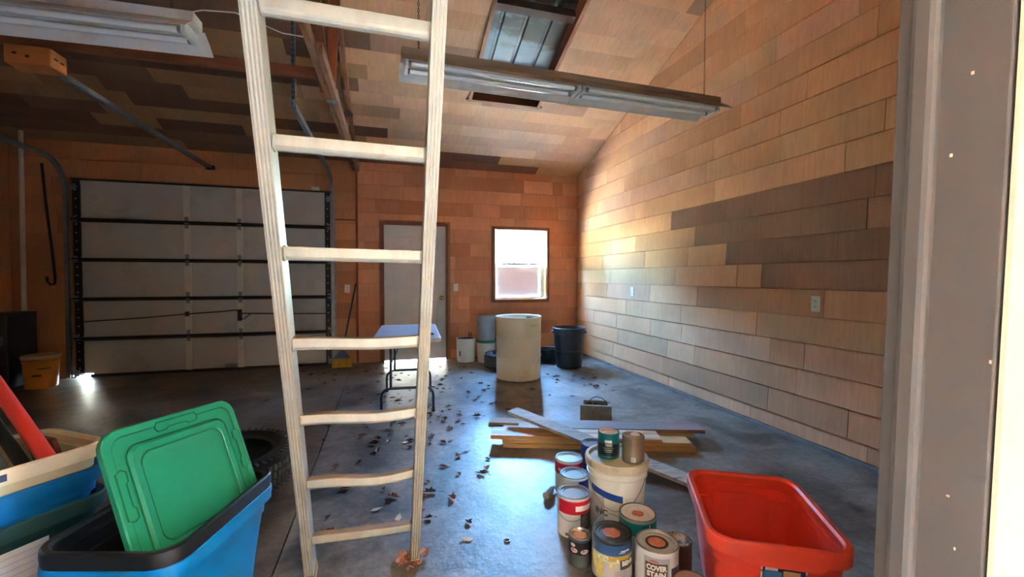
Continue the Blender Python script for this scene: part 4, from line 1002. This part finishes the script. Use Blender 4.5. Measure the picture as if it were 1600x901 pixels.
mb = MB(); sector(mb, BR(.2) + .0006, .205, .2065, .28, .62, R1=BR(.2065) + .0006); sector(mb, BR(.195) + .0006, .196, .1975, .28, .5, R1=BR(.1975) + .0006); mb.build('small_print', mat('mid_grey_print', (140, 138, 136), .5), t)
mb = MB(); P = []
for i in range(21):
    a = -1.15 + 2.3 * i / 20; q = math.cos(a / 1.15 * PI / 2); P.append((math.sin(a) * (BR(.2) + .008), -math.cos(a) * (BR(.2) + .008), .285 - q * .125 - .02 * (1 - (a + 1.15) / 2.3)))
mb.tube(P, .002, 6); mb.build('bail', wire, t)
zl = .358
t = can('teal and black quart can standing on the white bucket', 1.076, 1.948, zl, QR, QH, tealm, mat('white_dab_lid', (214, 200, 180), .45, var=.05), peach, rim=tin_d, dab=1.25)
mb = MB(); sector(mb, QR + .0005, .016, .075, -1.7, 1.7); bk = mb.build('black_label', blackl, t)
mb = MB(); sector(mb, QR + .001, .082, .094, -.35, .3); mb.build('white_block', whitep, t)
mb = MB(); sector(mb, QR + .0009, .062, .078, -.3, .35); sector(mb, QR + .0009, .053, .056, -.5, .5); mb.build('label_print', mat('silver_brown_print', (170, 150, 136), .4), bk)
mb = MB(); sector(mb, QR + .0012, .044, .047, -.4, .35); sector(mb, QR + .0012, .036, .038, -.3, .3); mb.build('small_print', mat('pale_print', (170, 168, 166), .5), bk)
t = can('tan quart can with a paint-crusted lid, standing on the white bucket', 1.164, 1.862, zl, QR, QH, mat('tan_can', (150, 132, 106), .4, .45, var=.1, scale=10), mat('crusted_lid', (196, 172, 140), .6, var=.25, scale=30), peach, rim=tin_d, dab=.8)
mb = MB(); sector(mb, QR + .0006, .012, .032, -.18, .22); br_ = mb.build('barcode_label', whitep, t)
mb = MB()
for i in range(8): sector(mb, QR + .0011, .014, .03, -.15 + i * .042, -.13 + i * .042, 2)
mb.build('bars', blackl, br_)
mb = MB(); mb.lathe([(.018, 0), (.024, .004), (.012, .012), (0, .013)], 9, (.01, .01, QH - .003), cap0=True, cap1=False); mb.build('dried_paint', mat('cream_paint', (226, 204, 180), .6), t)
# squashed tube lying left of the rear cans
mb = MB(); mb.tube([(.86, 2.27, .02), (.90, 2.31, .025), (.945, 2.36, .02)], [.022, .024, .006], 8); o = mb.build('caulk_tube', mat('crumpled_foil', (170, 166, 160), .35, .5, var=.3, scale=30)); tag(o, 'small crumpled silvery tube on the floor left of the rear red can', 'tube')

# ------------------------------------------------------------------ barrel, bins and buckets at the back
bar_m = mat('cream_barrel_plastic', (224, 213, 186), .45, var=.04, scale=2.2, dirt=(196, 172, 126), dirt_scale=2, dirt_lo=.55, dirt_hi=.85)
t = thing('barrel', 'tall cream plastic barrel with its top cut open, left of the black bin', 'barrel', (1.585, 5.17, 0), face_cam(1.585, 5.17))
r_, h_ = .284, .765
mb = MB(); mb.lathe([(r_ - .03, 0), (r_ - .008, .012), (r_ - .006, .27), (r_ - .001, .28), (r_ - .001, .30), (r_ - .006, .31), (r_ - .004, .50), (r_, .51), (r_, .53), (r_ - .004, .54), (r_ - .002, h_), (r_ - .012, h_), (r_ - .016, .02)], 56); mb.build('barrel_body', bar_m, t)
mb = MB(); mb.tube([((r_ - .005) * math.cos(2 * PI * i / 48), (r_ - .005) * math.sin(2 * PI * i / 48), h_) for i in range(48)], .009, 8, True); mb.build('lip', bar_m, t)
mb = MB(); sector(mb, r_ + .001, h_ - .105, h_ - .07, .52, .95); mb.build('hand_slot', mat('lit_yellow_slot', (214, 206, 130), .5), t, 'hand slot near the top, coloured as lit yellow')  # yellow of the light on the slot is put into its colour
mb = MB(); sector(mb, r_ - .018, h_ - .05, h_ - .02, PI - .75, PI - .4); mb.build('hand_slot', mat('shadowed_slot', (96, 96, 84), .6), t)  # far slot, its shade put into the grey
bin_m = mat('black_bin_plastic', (34, 36, 42), .4, var=.1, scale=4)
t = thing('trash_bin', 'black open trash bin in the back right corner', 'trash bin', (2.46, 5.60, 0), face_cam(2.46, 5.6))
mb = MB(); mb.lathe([(.165, 0), (.178, .01), (.195, .22), (.2, .225), (.2, .24), (.196, .245), (.214, .47), (.222, .475), (.225, .53), (.232, .535), (.232, .555), (.222, .558), (.212, .54), (.17, .02)], 44); mb.build('bin_body', bin_m, t)
mb = MB()
for s in (-1, 1): mb.box((s * .226, 0, .50), (.03, .12, .03), bev=.006)
mb.box((0, -.222, .505), (.07, .02, .03), bev=.005); mb.build('handle', bin_m, t)
t = bucket('bucket', 'small white bucket with a dark opening, right of the white door', 1.135, 6.40, 0, .13, .142, .345, mat('white_bucket_2', (222, 226, 226), .4, var=.04), None, ribs=False)
mb = MB(); mb.lathe([(.135, .335), (.128, .345), (0, .338)], 30, cap0=True, cap1=False); mb.build('opening_disc', mat('mottled_dark_disc', (60, 52, 44), .9, var=.5, scale=40), t)  # mottled dark disc closing the bucket at its rim
mb = MB(); mb.tube([(.04, 0, .3), (.055, .01, .43)], .008, 6); mb.tube([(.075, .0, .3), (.085, .01, .42)], .007, 6); mb.build('brush_handle', black, t)
mb = MB(); sector(mb, .1365, .09, .17, -.75, -.6); mb.build('dark_mark', blackl, t)
t = bucket('bucket', 'white bucket with a green rim, under the grey bucket behind the barrel', 1.42, 6.28, 0, .125, .14, .32, mat('white_bucket_3', (204, 204, 196), .45, var=.05), mat('green_lid', (30, 110, 70), .4))
t = bucket('bucket', 'grey bucket stacked on the green-rimmed bucket behind the barrel', 1.42, 6.28, .328, .128, .146, .345, mat('grey_bucket', (138, 146, 150), .35, .2, var=.06), None)
t = bucket('bucket', 'dusty orange bucket with a whitish lid in the dark corner left of the garage door', -3.80, 6.22, 0, .135, .152, .36, mat('orange_bucket', (204, 134, 46), .5, var=.08), mat('dusty_white_lid', (196, 176, 146), .5))
mb = MB(); sector(mb, .146, .22, .232, -.25, .55); sector(mb, .1425, .14, .165, -.55, .0); mb.build('black_mark', blackl, t)
def tire(lab, M, R_=.30, wd=.19, rim_r=.20, group=None):
    t = thing('tire', lab, 'tire'); t.matrix_world = M
    pr = []
    for a, b in ((rim_r, -.33), (rim_r + .01, -.42), (rim_r + .045, -.5), (R_ - .04, -.46), (R_ - .012, -.38), (R_, -.28), (R_ + .002, 0), (R_, .28), (R_ - .012, .38), (R_ - .04, .46), (rim_r + .045, .5), (rim_r + .01, .42), (rim_r, .33), (rim_r + .02, .2), (rim_r + .07, 0), (rim_r + .02, -.2)): pr.append((a, b * wd))
    pr.append(pr[0]); mb = MB(); mb.lathe(pr, 48, cap0=False, cap1=False); mb.build('casing', rubber, t)
    mb = MB()
    for k in range(60):
        a = 2 * PI * k / 60
        for s in (-1, 0, 1):
            mb.box((math.cos(a + s * .02) * (R_ + .003), math.sin(a + s * .02) * (R_ + .003), s * wd * .2), (.010, .020, wd * .15), Matrix.Rotation(a, 3, 'Z') )
    for k in range(48):
        a = 2 * PI * k / 48
        for s in (-1, 1): mb.box((math.cos(a) * (R_ - .02), math.sin(a) * (R_ - .02), s * wd * .435), (.035, .012, .008), Matrix.Rotation(a, 3, 'Z'))
    mb.build('tread', mat('worn_rubber', (84, 79, 73), .8, var=.2), t)
    return t
tire('worn black tire lying on the floor behind the blue tote', Matrix.Translation((-.88, 2.93, .13)) @ Matrix.Rotation(math.radians(4), 4, 'X'), .31, .22, .20)
tire('black tire lying flat on the floor behind the barrel', Matrix.Translation((1.62, 5.83, .105)), .315, .2, .2)
tire('black tire leaning on the wall behind the barrel', Matrix.Translation((1.85, 6.17, .385)) @ Matrix.Rotation(math.radians(-62), 4, 'X'), .285, .18, .18)
t = thing('tub', 'low black rubber tub behind the barrel, left of the black bin', 'tub', (2.31, 6.02, 0), .2)
mb = MB(); mb.lathe([(.11, 0), (.12, .01), (.15, .19), (.16, .195), (.158, .205), (.145, .2), (.112, .02)], 32); mb.build('tub_body', bin_m, t)

# ------------------------------------------------------------------ folding table
t = thing('folding_table', 'small grey folding table with dark steel legs in front of the white door', 'folding table', (.205, 4.50, 0), math.radians(-3.5))
topm = mat('pale_grey_table_top', (176, 178, 190), .35, var=.05, scale=4, dirt=(146, 146, 156), dirt_scale=3)
legm = mat('dark_leg_steel', (58, 58, 74), .4, .4)
TW, TL, TH = .60, 1.18, .715
mb = MB(); mb.loft([rrect(TW - .01, TL - .01, .05, TH - .035), rrect(TW, TL, .055, TH - .03), rrect(TW, TL, .055, TH - .006), rrect(TW - .012, TL - .012, .05, TH)]); mb.build('table_top', topm, t)
mb = MB(); mb.box((0, 0, TH - .04), (TW - .08, TL - .16, .02)); mb.build('apron', legm, t)
for s in (-1, 1):
    y = s * .40
    P = [(-.235, y, .008), (-.235, y, .15), (-.228, y, .19), (-.20, y, .22), (-.16, y, .232), (.16, y, .232), (.20, y, .22), (.228, y, .19), (.235, y, .15), (.235, y, .008)]
    lg = MB().tube(P, .0125, 10).build('leg', legm, t)
    mb = MB()
    for x in (-.15, .15): mb.tube([(x, y, .225), (x, y, TH - .045)], .012, 8)
    mb.build('upright', legm, lg)
    mb = MB(); mb.tube([(-.15, y, .45), (-.05, s * .18, TH - .05)], .006, 6); mb.build('brace', legm, lg)
    mb = MB()
    for x in (-.235, .235): mb.tube([(x, y, .0), (x, y, .03)], .016, 10)
    mb.build('foot', rubber, lg)
mb = MB(); mb.loft([rrect(.12, .085, .03, TH), rrect(.115, .08, .03, TH + .014), rrect(.06, .05, .02, TH + .02)]); mb.xf(Matrix.Translation((.365, 4.14, 0)) @ Matrix.Rotation(.4, 4, 'Z')); o = mb.build('work_glove', mat('dark_brown_leather', (70, 50, 48), .7, var=.2)); tag(o, 'small dark brown lump on the near right corner of the folding table', 'rag')

# ------------------------------------------------------------------ broom
t = thing('broom', 'broom with a dark handle, blue cap and yellow bristles leaning beside the garage door', 'broom')
mb = MB(); mb.tube([(-.425, 6.585, 1.17), (-.60, 6.42, .21)], .0125, 10); mb.build('handle', mat('navy_handle', (44, 46, 72), .4), t)
Rz = Matrix.Rotation(0.05, 3, 'Z')
mb = MB(); mb.prism([(-.615, 6.42, .235), (-.575, 6.42, .235), (-.50, 6.42, .135), (-.71, 6.42, .135)], (0, -.05, 0)); mb.build('cap', mat('blue_broom_cap', (52, 72, 112), .5), t)
mb = MB(); R2 = random.Random(4)
for i in range(90):
    x = -.705 + .2 * R2.random(); y = 6.375 + .04 * R2.random(); xx = x + (x + .605) * .35
    mb.bar((x, y, .14), (xx, y - R2.uniform(-.01, .03), .004), .006, .006)
b = mb.build('bristles', mat('yellow_bristle', (206, 160, 52), .7, var=.15), t); b['kind'] = 'stuff'

# ------------------------------------------------------------------ lumber pile
pale = mat('grey_weathered_plank', (176, 164, 148), .75, var=.15, scale=4, stretch=(1, 10, 10), dirt=(110, 94, 80), dirt_scale=5, dirt_lo=.55, dirt_hi=.7)
purp = mat('dusty_mauve_plank', (134, 110, 104), .65, var=.15, scale=3, stretch=(1, 10, 10)); tanp = mat('tan_plank', (196, 166, 122), .65, var=.12, scale=4, stretch=(1, 10, 10), dirt=(140, 104, 68), dirt_scale=3)
def plank(lab, c, rz, L, Wd, T, m, tilt=0.0, name='plank'):
    o = MB().box((0, 0, 0), (L, Wd, T), bev=.002).build(name, m); o.location = c; o.rotation_euler = (0, tilt, rz); tag(o, lab, 'plank'); return o
a_ = math.radians(-19.5); u_ = Vector((math.cos(a_), math.sin(a_), 0)); n_ = Vector((-math.sin(a_), math.cos(a_), 0))
o0 = Vector((.80, 3.06, 0))
def lp_(s, w_, z): return o0 + u_ * s + n_ * w_ + Vector((0, 0, z))
plank('yellow pine plank at the bottom front of the lumber pile', lp_(.72, .09, .0145), a_, 1.40, .17, .029, lum)
plank('bottom rear plank of the lumber pile, tan and mostly covered', lp_(.70, .31, .0145), a_, 1.42, .20, .029, tanp)
plank('yellow plank in the middle layer at the front of the lumber pile', lp_(.70, .10, .0435), a_ + .004, 1.38, .16, .029, lum)
plank('tan plank in the middle layer at the back of the lumber pile', lp_(.80, .31, .0435), a_ - .005, 1.36, .19, .029, tanp)
plank('orange-tan plank with a pale left end, top layer front left of the lumber pile', lp_(.55, .10, .0725), a_ - .01, 1.25, .185, .029, mat('orange_tan_plank', (186, 132, 76), .6, var=.15, scale=4, stretch=(1, 10, 10), dirt=(214, 190, 152), dirt_scale=1.4, dirt_lo=.5, dirt_hi=.6))
plank('dusty mauve-brown plank on top at the right end of the lumber pile', lp_(.92, .305, .0725), a_ + .02, 1.28, .19, .029, purp)
plank('pale tan plank at the far back of the lumber pile, toward the concrete block', lp_(.36, .52, .0125), a_ - .06, 1.0, .13, .025, tanp)
ta = Vector((.99, 3.39, .163)); tb_ = Vector((1.80, 2.16, .014)); dd = tb_ - ta
pk = MB().bar(ta, tb_, .135, .022, (0, 0, 1)).build('plank', pale); tag(pk, 'long grey weathered plank lying diagonally across the lumber pile down to the floor', 'plank')

# ------------------------------------------------------------------ concrete block with odds and ends
t = thing('concrete_block', 'grey hollow concrete block behind the lumber pile, filled with bits and a wire loop', 'concrete block', (1.78, 3.46, 0), math.radians(-26))
cb = mat('grey_block_concrete', (130, 124, 116), .9, var=.15, scale=30, bump=.4, bscale=90)
mb = MB(); bw_, bd_, bh_, tt = .27, .20, .145, .03
for c, s in (((0, -bd_ / 2 + tt / 2, bh_ / 2), (bw_, tt, bh_)), ((0, bd_ / 2 - tt / 2, bh_ / 2), (bw_, tt, bh_)), ((-bw_ / 2 + tt / 2, 0, bh_ / 2), (tt, bd_ - 2 * tt, bh_)), ((bw_ / 2 - tt / 2, 0, bh_ / 2), (tt, bd_ - 2 * tt, bh_)), ((0, 0, .03), (bw_ - 2 * tt, bd_ - 2 * tt, .06))): mb.box(c, s)
mb.build('block_body', cb, t)
mb = MB(); R2 = random.Random(9)
for i in range(40): mb.box((R2.uniform(-.09, .09), R2.uniform(-.06, .06), .075 + R2.uniform(0, .06)), (R2.uniform(.01, .03), R2.uniform(.006, .02), R2.uniform(.004, .02)), Euler((R2.random() * 3, R2.random() * 3, R2.random() * 3)).to_matrix(), R2.choice((0, 0, 1, 2)))
b = mb.build('scraps', [mat('dark_scrap', (56, 44, 40), .7, var=.3), mat('pale_scrap', (190, 180, 170), .6), mat('rusty_scrap', (120, 66, 44), .7)], t); b['kind'] = 'stuff'
mb = MB(); mb.tube([(-.06, .02, .12), (-.045, .03, .165), (0, .04, .19), (.06, .04, .175), (.105, .02, .14), (.12, .0, .155)], .004, 6); mb.build('wire_loop', black, t)

# ------------------------------------------------------------------ dark left corner
o = MB().tube([(-4.02, 6.35, .87), (-4.07, 6.45, 2.95)], .022, 12).build('white_pole', mat('dirty_white_pole', (196, 186, 166), .5, var=.1)); tag(o, 'dirty white pole leaning upright in the dark corner left of the garage door', 'pole')
cabm = mat('dark_cabinet', (58, 54, 52), .6, .1, var=.2)
t = thing('cabinet', 'low dark cabinet in the far left corner, left of the orange bucket', 'cabinet', (-4.14, 6.30, 0))
MB().box((0, 0, .435), (.27, .42, .83), bev=.01).build('cabinet_body', cabm, t); MB().box((.0, -.215, .44), (.25, .012, .76), bev=.004).build('cabinet_door', mat('dark_grey_door', (68, 64, 62), .5, var=.15), t); MB().box((.095, -.228, .55), (.012, .016, .10), bev=.003).build('handle', galv, t)
mb = MB()
for x in (-.10, .10):
    for y in (-.17, .17): mb.box((x, y, .012), (.04, .04, .024))
mb.build('foot', black, t)
mb = MB(); mb.tube([(-3.975, 6.60, 2.62), (-3.95, 6.60, 2.2), (-3.90, 6.60, 1.6), (-3.875, 6.60, 1.25), (-3.88, 6.60, 1.17), (-3.92, 6.60, 1.16), (-3.95, 6.60, 1.20), (-3.955, 6.60, 1.26)], .014, 8); o = mb.build('hanging_cable', rubber); tag(o, 'black cable hanging in a hook on the back wall, left of the garage door', 'cable')
o = MB().tube([(XL + .03, 6.02, .0), (XL + .03, 6.02, 2.95)], .03, 12).build('conduit_pipe', galv); tag(o, 'vertical grey pipe on the left wall at the left edge', 'pipe')

# ------------------------------------------------------------------ leaves and litter on the floor
leafm = [mat('leaf_brown', (112, 74, 56), .75, var=.25, scale=60), mat('leaf_dark', (78, 52, 46), .75, var=.25, scale=60), mat('leaf_russet', (136, 80, 52), .7, var=.25, scale=60)]
def leaf_mesh(seed):
    R2 = random.Random(seed); n = 14; s = .045; V = []; 
    for i in range(n):
        a = 2 * PI * i / n; rr = s * (1.0 if i % 2 == 0 else .55) * R2.uniform(.8, 1.15) * (1.2 if i in (0, 7) else .85)
        x, y = rr * math.cos(a), rr * .72 * math.sin(a); V.append((x, y, .004 + abs(y) * .55 * R2.uniform(.4, 1.3) + R2.uniform(0, .006)))
    V.append((0, 0, .003)); mb = MB(); mb.add(V, [(i, (i + 1) % n, n) for i in range(n)]); mb.tube([(-.045, 0, .008), (-.075, .006, .010)], .0012, 4)
    return mb
LM = []
for s in range(9): LM.append(leaf_mesh(s).mesh('leaf', leafm[s % 3]))
R2 = random.Random(21); placed = []
def scatter(n, cx, cy, sx_, sy_, lab, grp, blocked=()):
    k = 0; tries = 0
    while k < n and tries < n * 40:
        tries += 1
        x, y = R2.gauss(cx, sx_), R2.gauss(cy, sy_)
        if not (-2.5 < x < 2.9 and 1.9 < y < 6.5): continue
        if any((x - bx) ** 2 + (y - by) ** 2 < br * br for bx, by, br in BLOCK): continue
        if any((x - px) ** 2 + (y - py) ** 2 < .0032 for px, py in placed): continue
        placed.append((x, y)); k += 1
        o = bpy.data.objects.new('leaf', R2.choice(LM)); COL.objects.link(o); o.location = (x, y, .0005); o.rotation_euler = (R2.uniform(-.05, .05), R2.uniform(-.05, .05), R2.random() * 6.28)
        q = R2.uniform(.5, 1.15); o.scale = (q, q, q * R2.uniform(.7, 1.5)); tag(o, lab, 'leaf', grp)
BLOCK = [(1.585, 5.17, .34), (2.46, 5.6, .28), (1.135, 6.4, .2), (1.42, 6.28, .22), (1.62, 5.83, .38), (2.19, 6.05, .24), (1.78, 3.46, .24), (1.1, 1.9, .5), (1.372, 1.319, .45), (-.75, 1.84, .5), (-.88, 2.93, .4), (-.3, 1.95, .12), (.1, 1.95, .12), (-.03, 4.12, .04), (.44, 4.1, .04), (-.0, 4.9, .04), (.47, 4.88, .04), (-.6, 6.4, .17), (-.6, 6.33, .15)] + [(.95 + .15 * i, 3.20 - .055 * i, .42) for i in range(9)] + [(1.3, 3.0, .3), (1.45, 2.75, .2), (1.6, 2.5, .2), (1.75, 2.25, .2)]
scatter(58, .22, 4.2, .30, .42, 'dry brown leaf lying among others under and around the folding table', 'leaves around the folding table')
scatter(30, .35, 5.5, .6, .45, 'dry brown leaf on the floor between folding table and white door', 'leaves before the white door')
scatter(24, -.55, 5.7, .35, .5, 'dry leaf on the floor in front of the broom and wood post', 'leaves before the broom')
scatter(22, 1.1, 4.7, .5, .6, 'dry leaf on the bluish floor before the cream barrel', 'leaves before the barrel')
scatter(16, 2.3, 4.7, .35, .5, 'small dry leaf on the floor along the right wall, before the black bin', 'leaves before the black bin')
scatter(26, .45, 3.3, .35, .5, 'dark curled leaf on the open floor between table and lumber pile', 'leaves left of the lumber pile')
scatter(12, .15, 2.6, .35, .25, 'small leaf on the near floor just behind the ladder', 'leaves behind the ladder')
# heap of crumbled leaves round the ladder's right foot
mb = MB(); R3 = random.Random(8)
for i in range(46):
    a, q = R3.random() * 6.28, .02 + .055 * R3.random(); c = Vector((.10 + q * math.cos(a), 1.935 + q * .8 * math.sin(a), .006 + .022 * R3.random()))
    mb.box(c, (R3.uniform(.015, .034), R3.uniform(.01, .024), .003), Euler((R3.uniform(-.7, .7), R3.uniform(-.7, .7), R3.random() * 6)).to_matrix(), R3.choice((0, 1)))
o = mb.build('leaf_litter', [mat('leaf_red_brown', (146, 84, 60), .75, var=.3, scale=50), mat('leaf_pale_brown', (182, 128, 100), .75, var=.2, scale=50)]); tag(o, 'crumbled red-brown leaves heaped round the right foot of the ladder', 'leaves', kind='stuff')
mb = MB(); mb.tube([(.014 * math.cos(2 * PI * i / 18), .014 * math.sin(2 * PI * i / 18), .003) for i in range(18)], .003, 6, True); mb.xf(Matrix.Translation((.545, 1.96, 0))); o = mb.build('metal_washer', galv); tag(o, 'small shiny ring washer on the floor between ladder and cans', 'washer')
pap = mat('pale_scrap_paper', (206, 190, 172), .8)
for i, (x, y, lab) in enumerate(((-.06, 2.42, 'pale curled scrap on the floor inside the lower ladder bay, upper one'), (.05, 2.30, 'pinkish scrap on the floor inside the lower ladder bay, lower one'), (.36, 2.02, 'thin white sliver on the floor right of the ladder foot'), (.13, 3.35, 'small white scrap on the floor beyond the ladder'))):
    mb = MB(); mb.prism([(-.03, -.01, .002), (.0, -.018, .006), (.035, 0, .010), (.01, .014, .004), (-.02, .012, .003)], (0, 0, .001)); mb.xf(Matrix.Translation((x, y, 0)) @ Matrix.Rotation(i * 1.3, 4, 'Z')); o = mb.build('paper_scrap', pap); tag(o, lab, 'scrap')

# ------------------------------------------------------------------ two trees seen through the window, the others added out of view
bark = mat('bark', (92, 76, 60), .9, var=.2, scale=8); fol = [mat('foliage_bright', (46, 82, 50), .6, var=.3, scale=2), mat('foliage_mid', (38, 70, 44), .6, var=.3, scale=2)]
def tree(x, y, h, cr, seed, lab):
    t = thing('tree', lab, 'tree', (x, y, -.11)); R4 = random.Random(seed)
    mb = MB(); mb.tube([(0, 0, 0), (.1, .05, h * .3), (-.05, .1, h * .55), (.05, 0, h * .8)], [.22, .17, .12, .04], 9)
    for k in range(6):
        a = R4.random() * 6.28; z = h * R4.uniform(.3, .6); mb.tube([(0, .05, z), (math.cos(a) * cr * .4, math.sin(a) * cr * .4, z + h * .12), (math.cos(a) * cr * .7, math.sin(a) * cr * .7, z + h * .2)], [.07, .05, .015], 6)
    mb.build('trunk', bark, t)
    mb = MB()
    for k in range(2200):
        while True:
            p = Vector((R4.uniform(-1, 1), R4.uniform(-1, 1), R4.uniform(-1, 1)))
            if .35 < p.length < 1: break
        c = Vector((p.x * cr, p.y * cr, h * .62 + p.z * h * .38)); s = R4.uniform(.12, .26)
        Rm = Euler((R4.random() * 6, R4.random() * 6, R4.random() * 6)).to_matrix()
        mb.add([c + Rm @ Vector(q) for q in ((-s, 0, 0), (0, -s * .45, 0), (s, 0, 0), (0, s * .45, 0))], [(0, 1, 2, 3)])
    b = mb.build('foliage', fol[seed % 2], t); b['kind'] = 'stuff'
tree(9.0, 19, 6.0, 2.3, 1, 'leafy green tree outside, seen at the right in the window')
tree(3.9, 21, 6.2, 2.4, 2, 'leafy green tree outside, seen at the left in the window')
for i, (x, y, h) in enumerate(((-1.6, 19, 5.5), (-3.4, 11.6, 6.4), (-8.6, 10.6, 6.0), (12.8, 16, 5.5))):  # out of view, added to cut low sky light through the window
    tree(x, y, h, 2.4, 3 + i, 'unseen tree added outside to block low sky, %s' % ('fourth from the right', 'second from the left', 'farthest left', 'farthest right')[i])

# ------------------------------------------------------------------ pieces that can be told apart become objects of their own
SPLIT = set('lid_tab upright collar socket clip hinge roller_bracket bolt_head bolt brush_handle paint_chip handle foot purlin gusset_plate end_stile end_cap bail_ear badge badge_centre hand_slot slots porch_post fascia black_mark label_print hatch_frame'.split())
STUFF = set('tread punched_holes lettering small_print chain bars printed_line picture flower_print paint_drip groove'.split())
def islands(me):
    par = list(range(len(me.vertices)))
    def find(i):
        while par[i] != i: par[i] = par[par[i]]; i = par[i]
        return i
    for e_ in me.edges:
        i, j = find(e_.vertices[0]), find(e_.vertices[1])
        if i != j: par[i] = j
    box = {}
    for v in me.vertices:
        r_ = find(v.index); b_ = box.setdefault(r_, [list(v.co), list(v.co)])
        for k in range(3): b_[0][k] = min(b_[0][k], v.co[k]); b_[1][k] = max(b_[1][k], v.co[k])
    ks = list(box)
    for i in range(len(ks)):
        for j in range(i):
            A, B_ = box[ks[i]], box[ks[j]]
            if all(A[0][k] - .002 < B_[1][k] and B_[0][k] - .002 < A[1][k] for k in range(3)):
                x, y = find(ks[i]), find(ks[j])
                if x != y: par[x] = y
    out = {}
    for p_ in me.polygons: out.setdefault(find(p_.vertices[0]), []).append(p_.index)
    return list(out.values())
for o in list(COL.objects):
    if o.type != 'MESH': continue
    nm = o.name.split('.')[0]
    if nm in STUFF and o.parent is not None: o['kind'] = 'stuff'
    if nm in SPLIT and o.parent is not None:
        me = o.data; gr = islands(me)
        if len(gr) < 2: continue
        for gi, fs in enumerate(gr):
            idx = {}; V = []; F = []; S = []; Mi = []
            for fi in fs:
                p_ = me.polygons[fi]; f_ = []
                for vi in p_.vertices:
                    if vi not in idx: idx[vi] = len(V); V.append(tuple(me.vertices[vi].co))
                    f_.append(idx[vi])
                F.append(f_); S.append(p_.use_smooth); Mi.append(p_.material_index)
            m2 = bpy.data.meshes.new(nm); m2.from_pydata(V, [], F)
            for m_ in me.materials: m2.materials.append(m_)
            m2.polygons.foreach_set('use_smooth', S); m2.polygons.foreach_set('material_index', Mi); m2.update()
            if gi == 0: first = m2
            else:
                c_ = bpy.data.objects.new(nm, m2); COL.objects.link(c_); c_.parent = o.parent
                if o.get('label'): c_['label'] = o['label']
        o.data = first
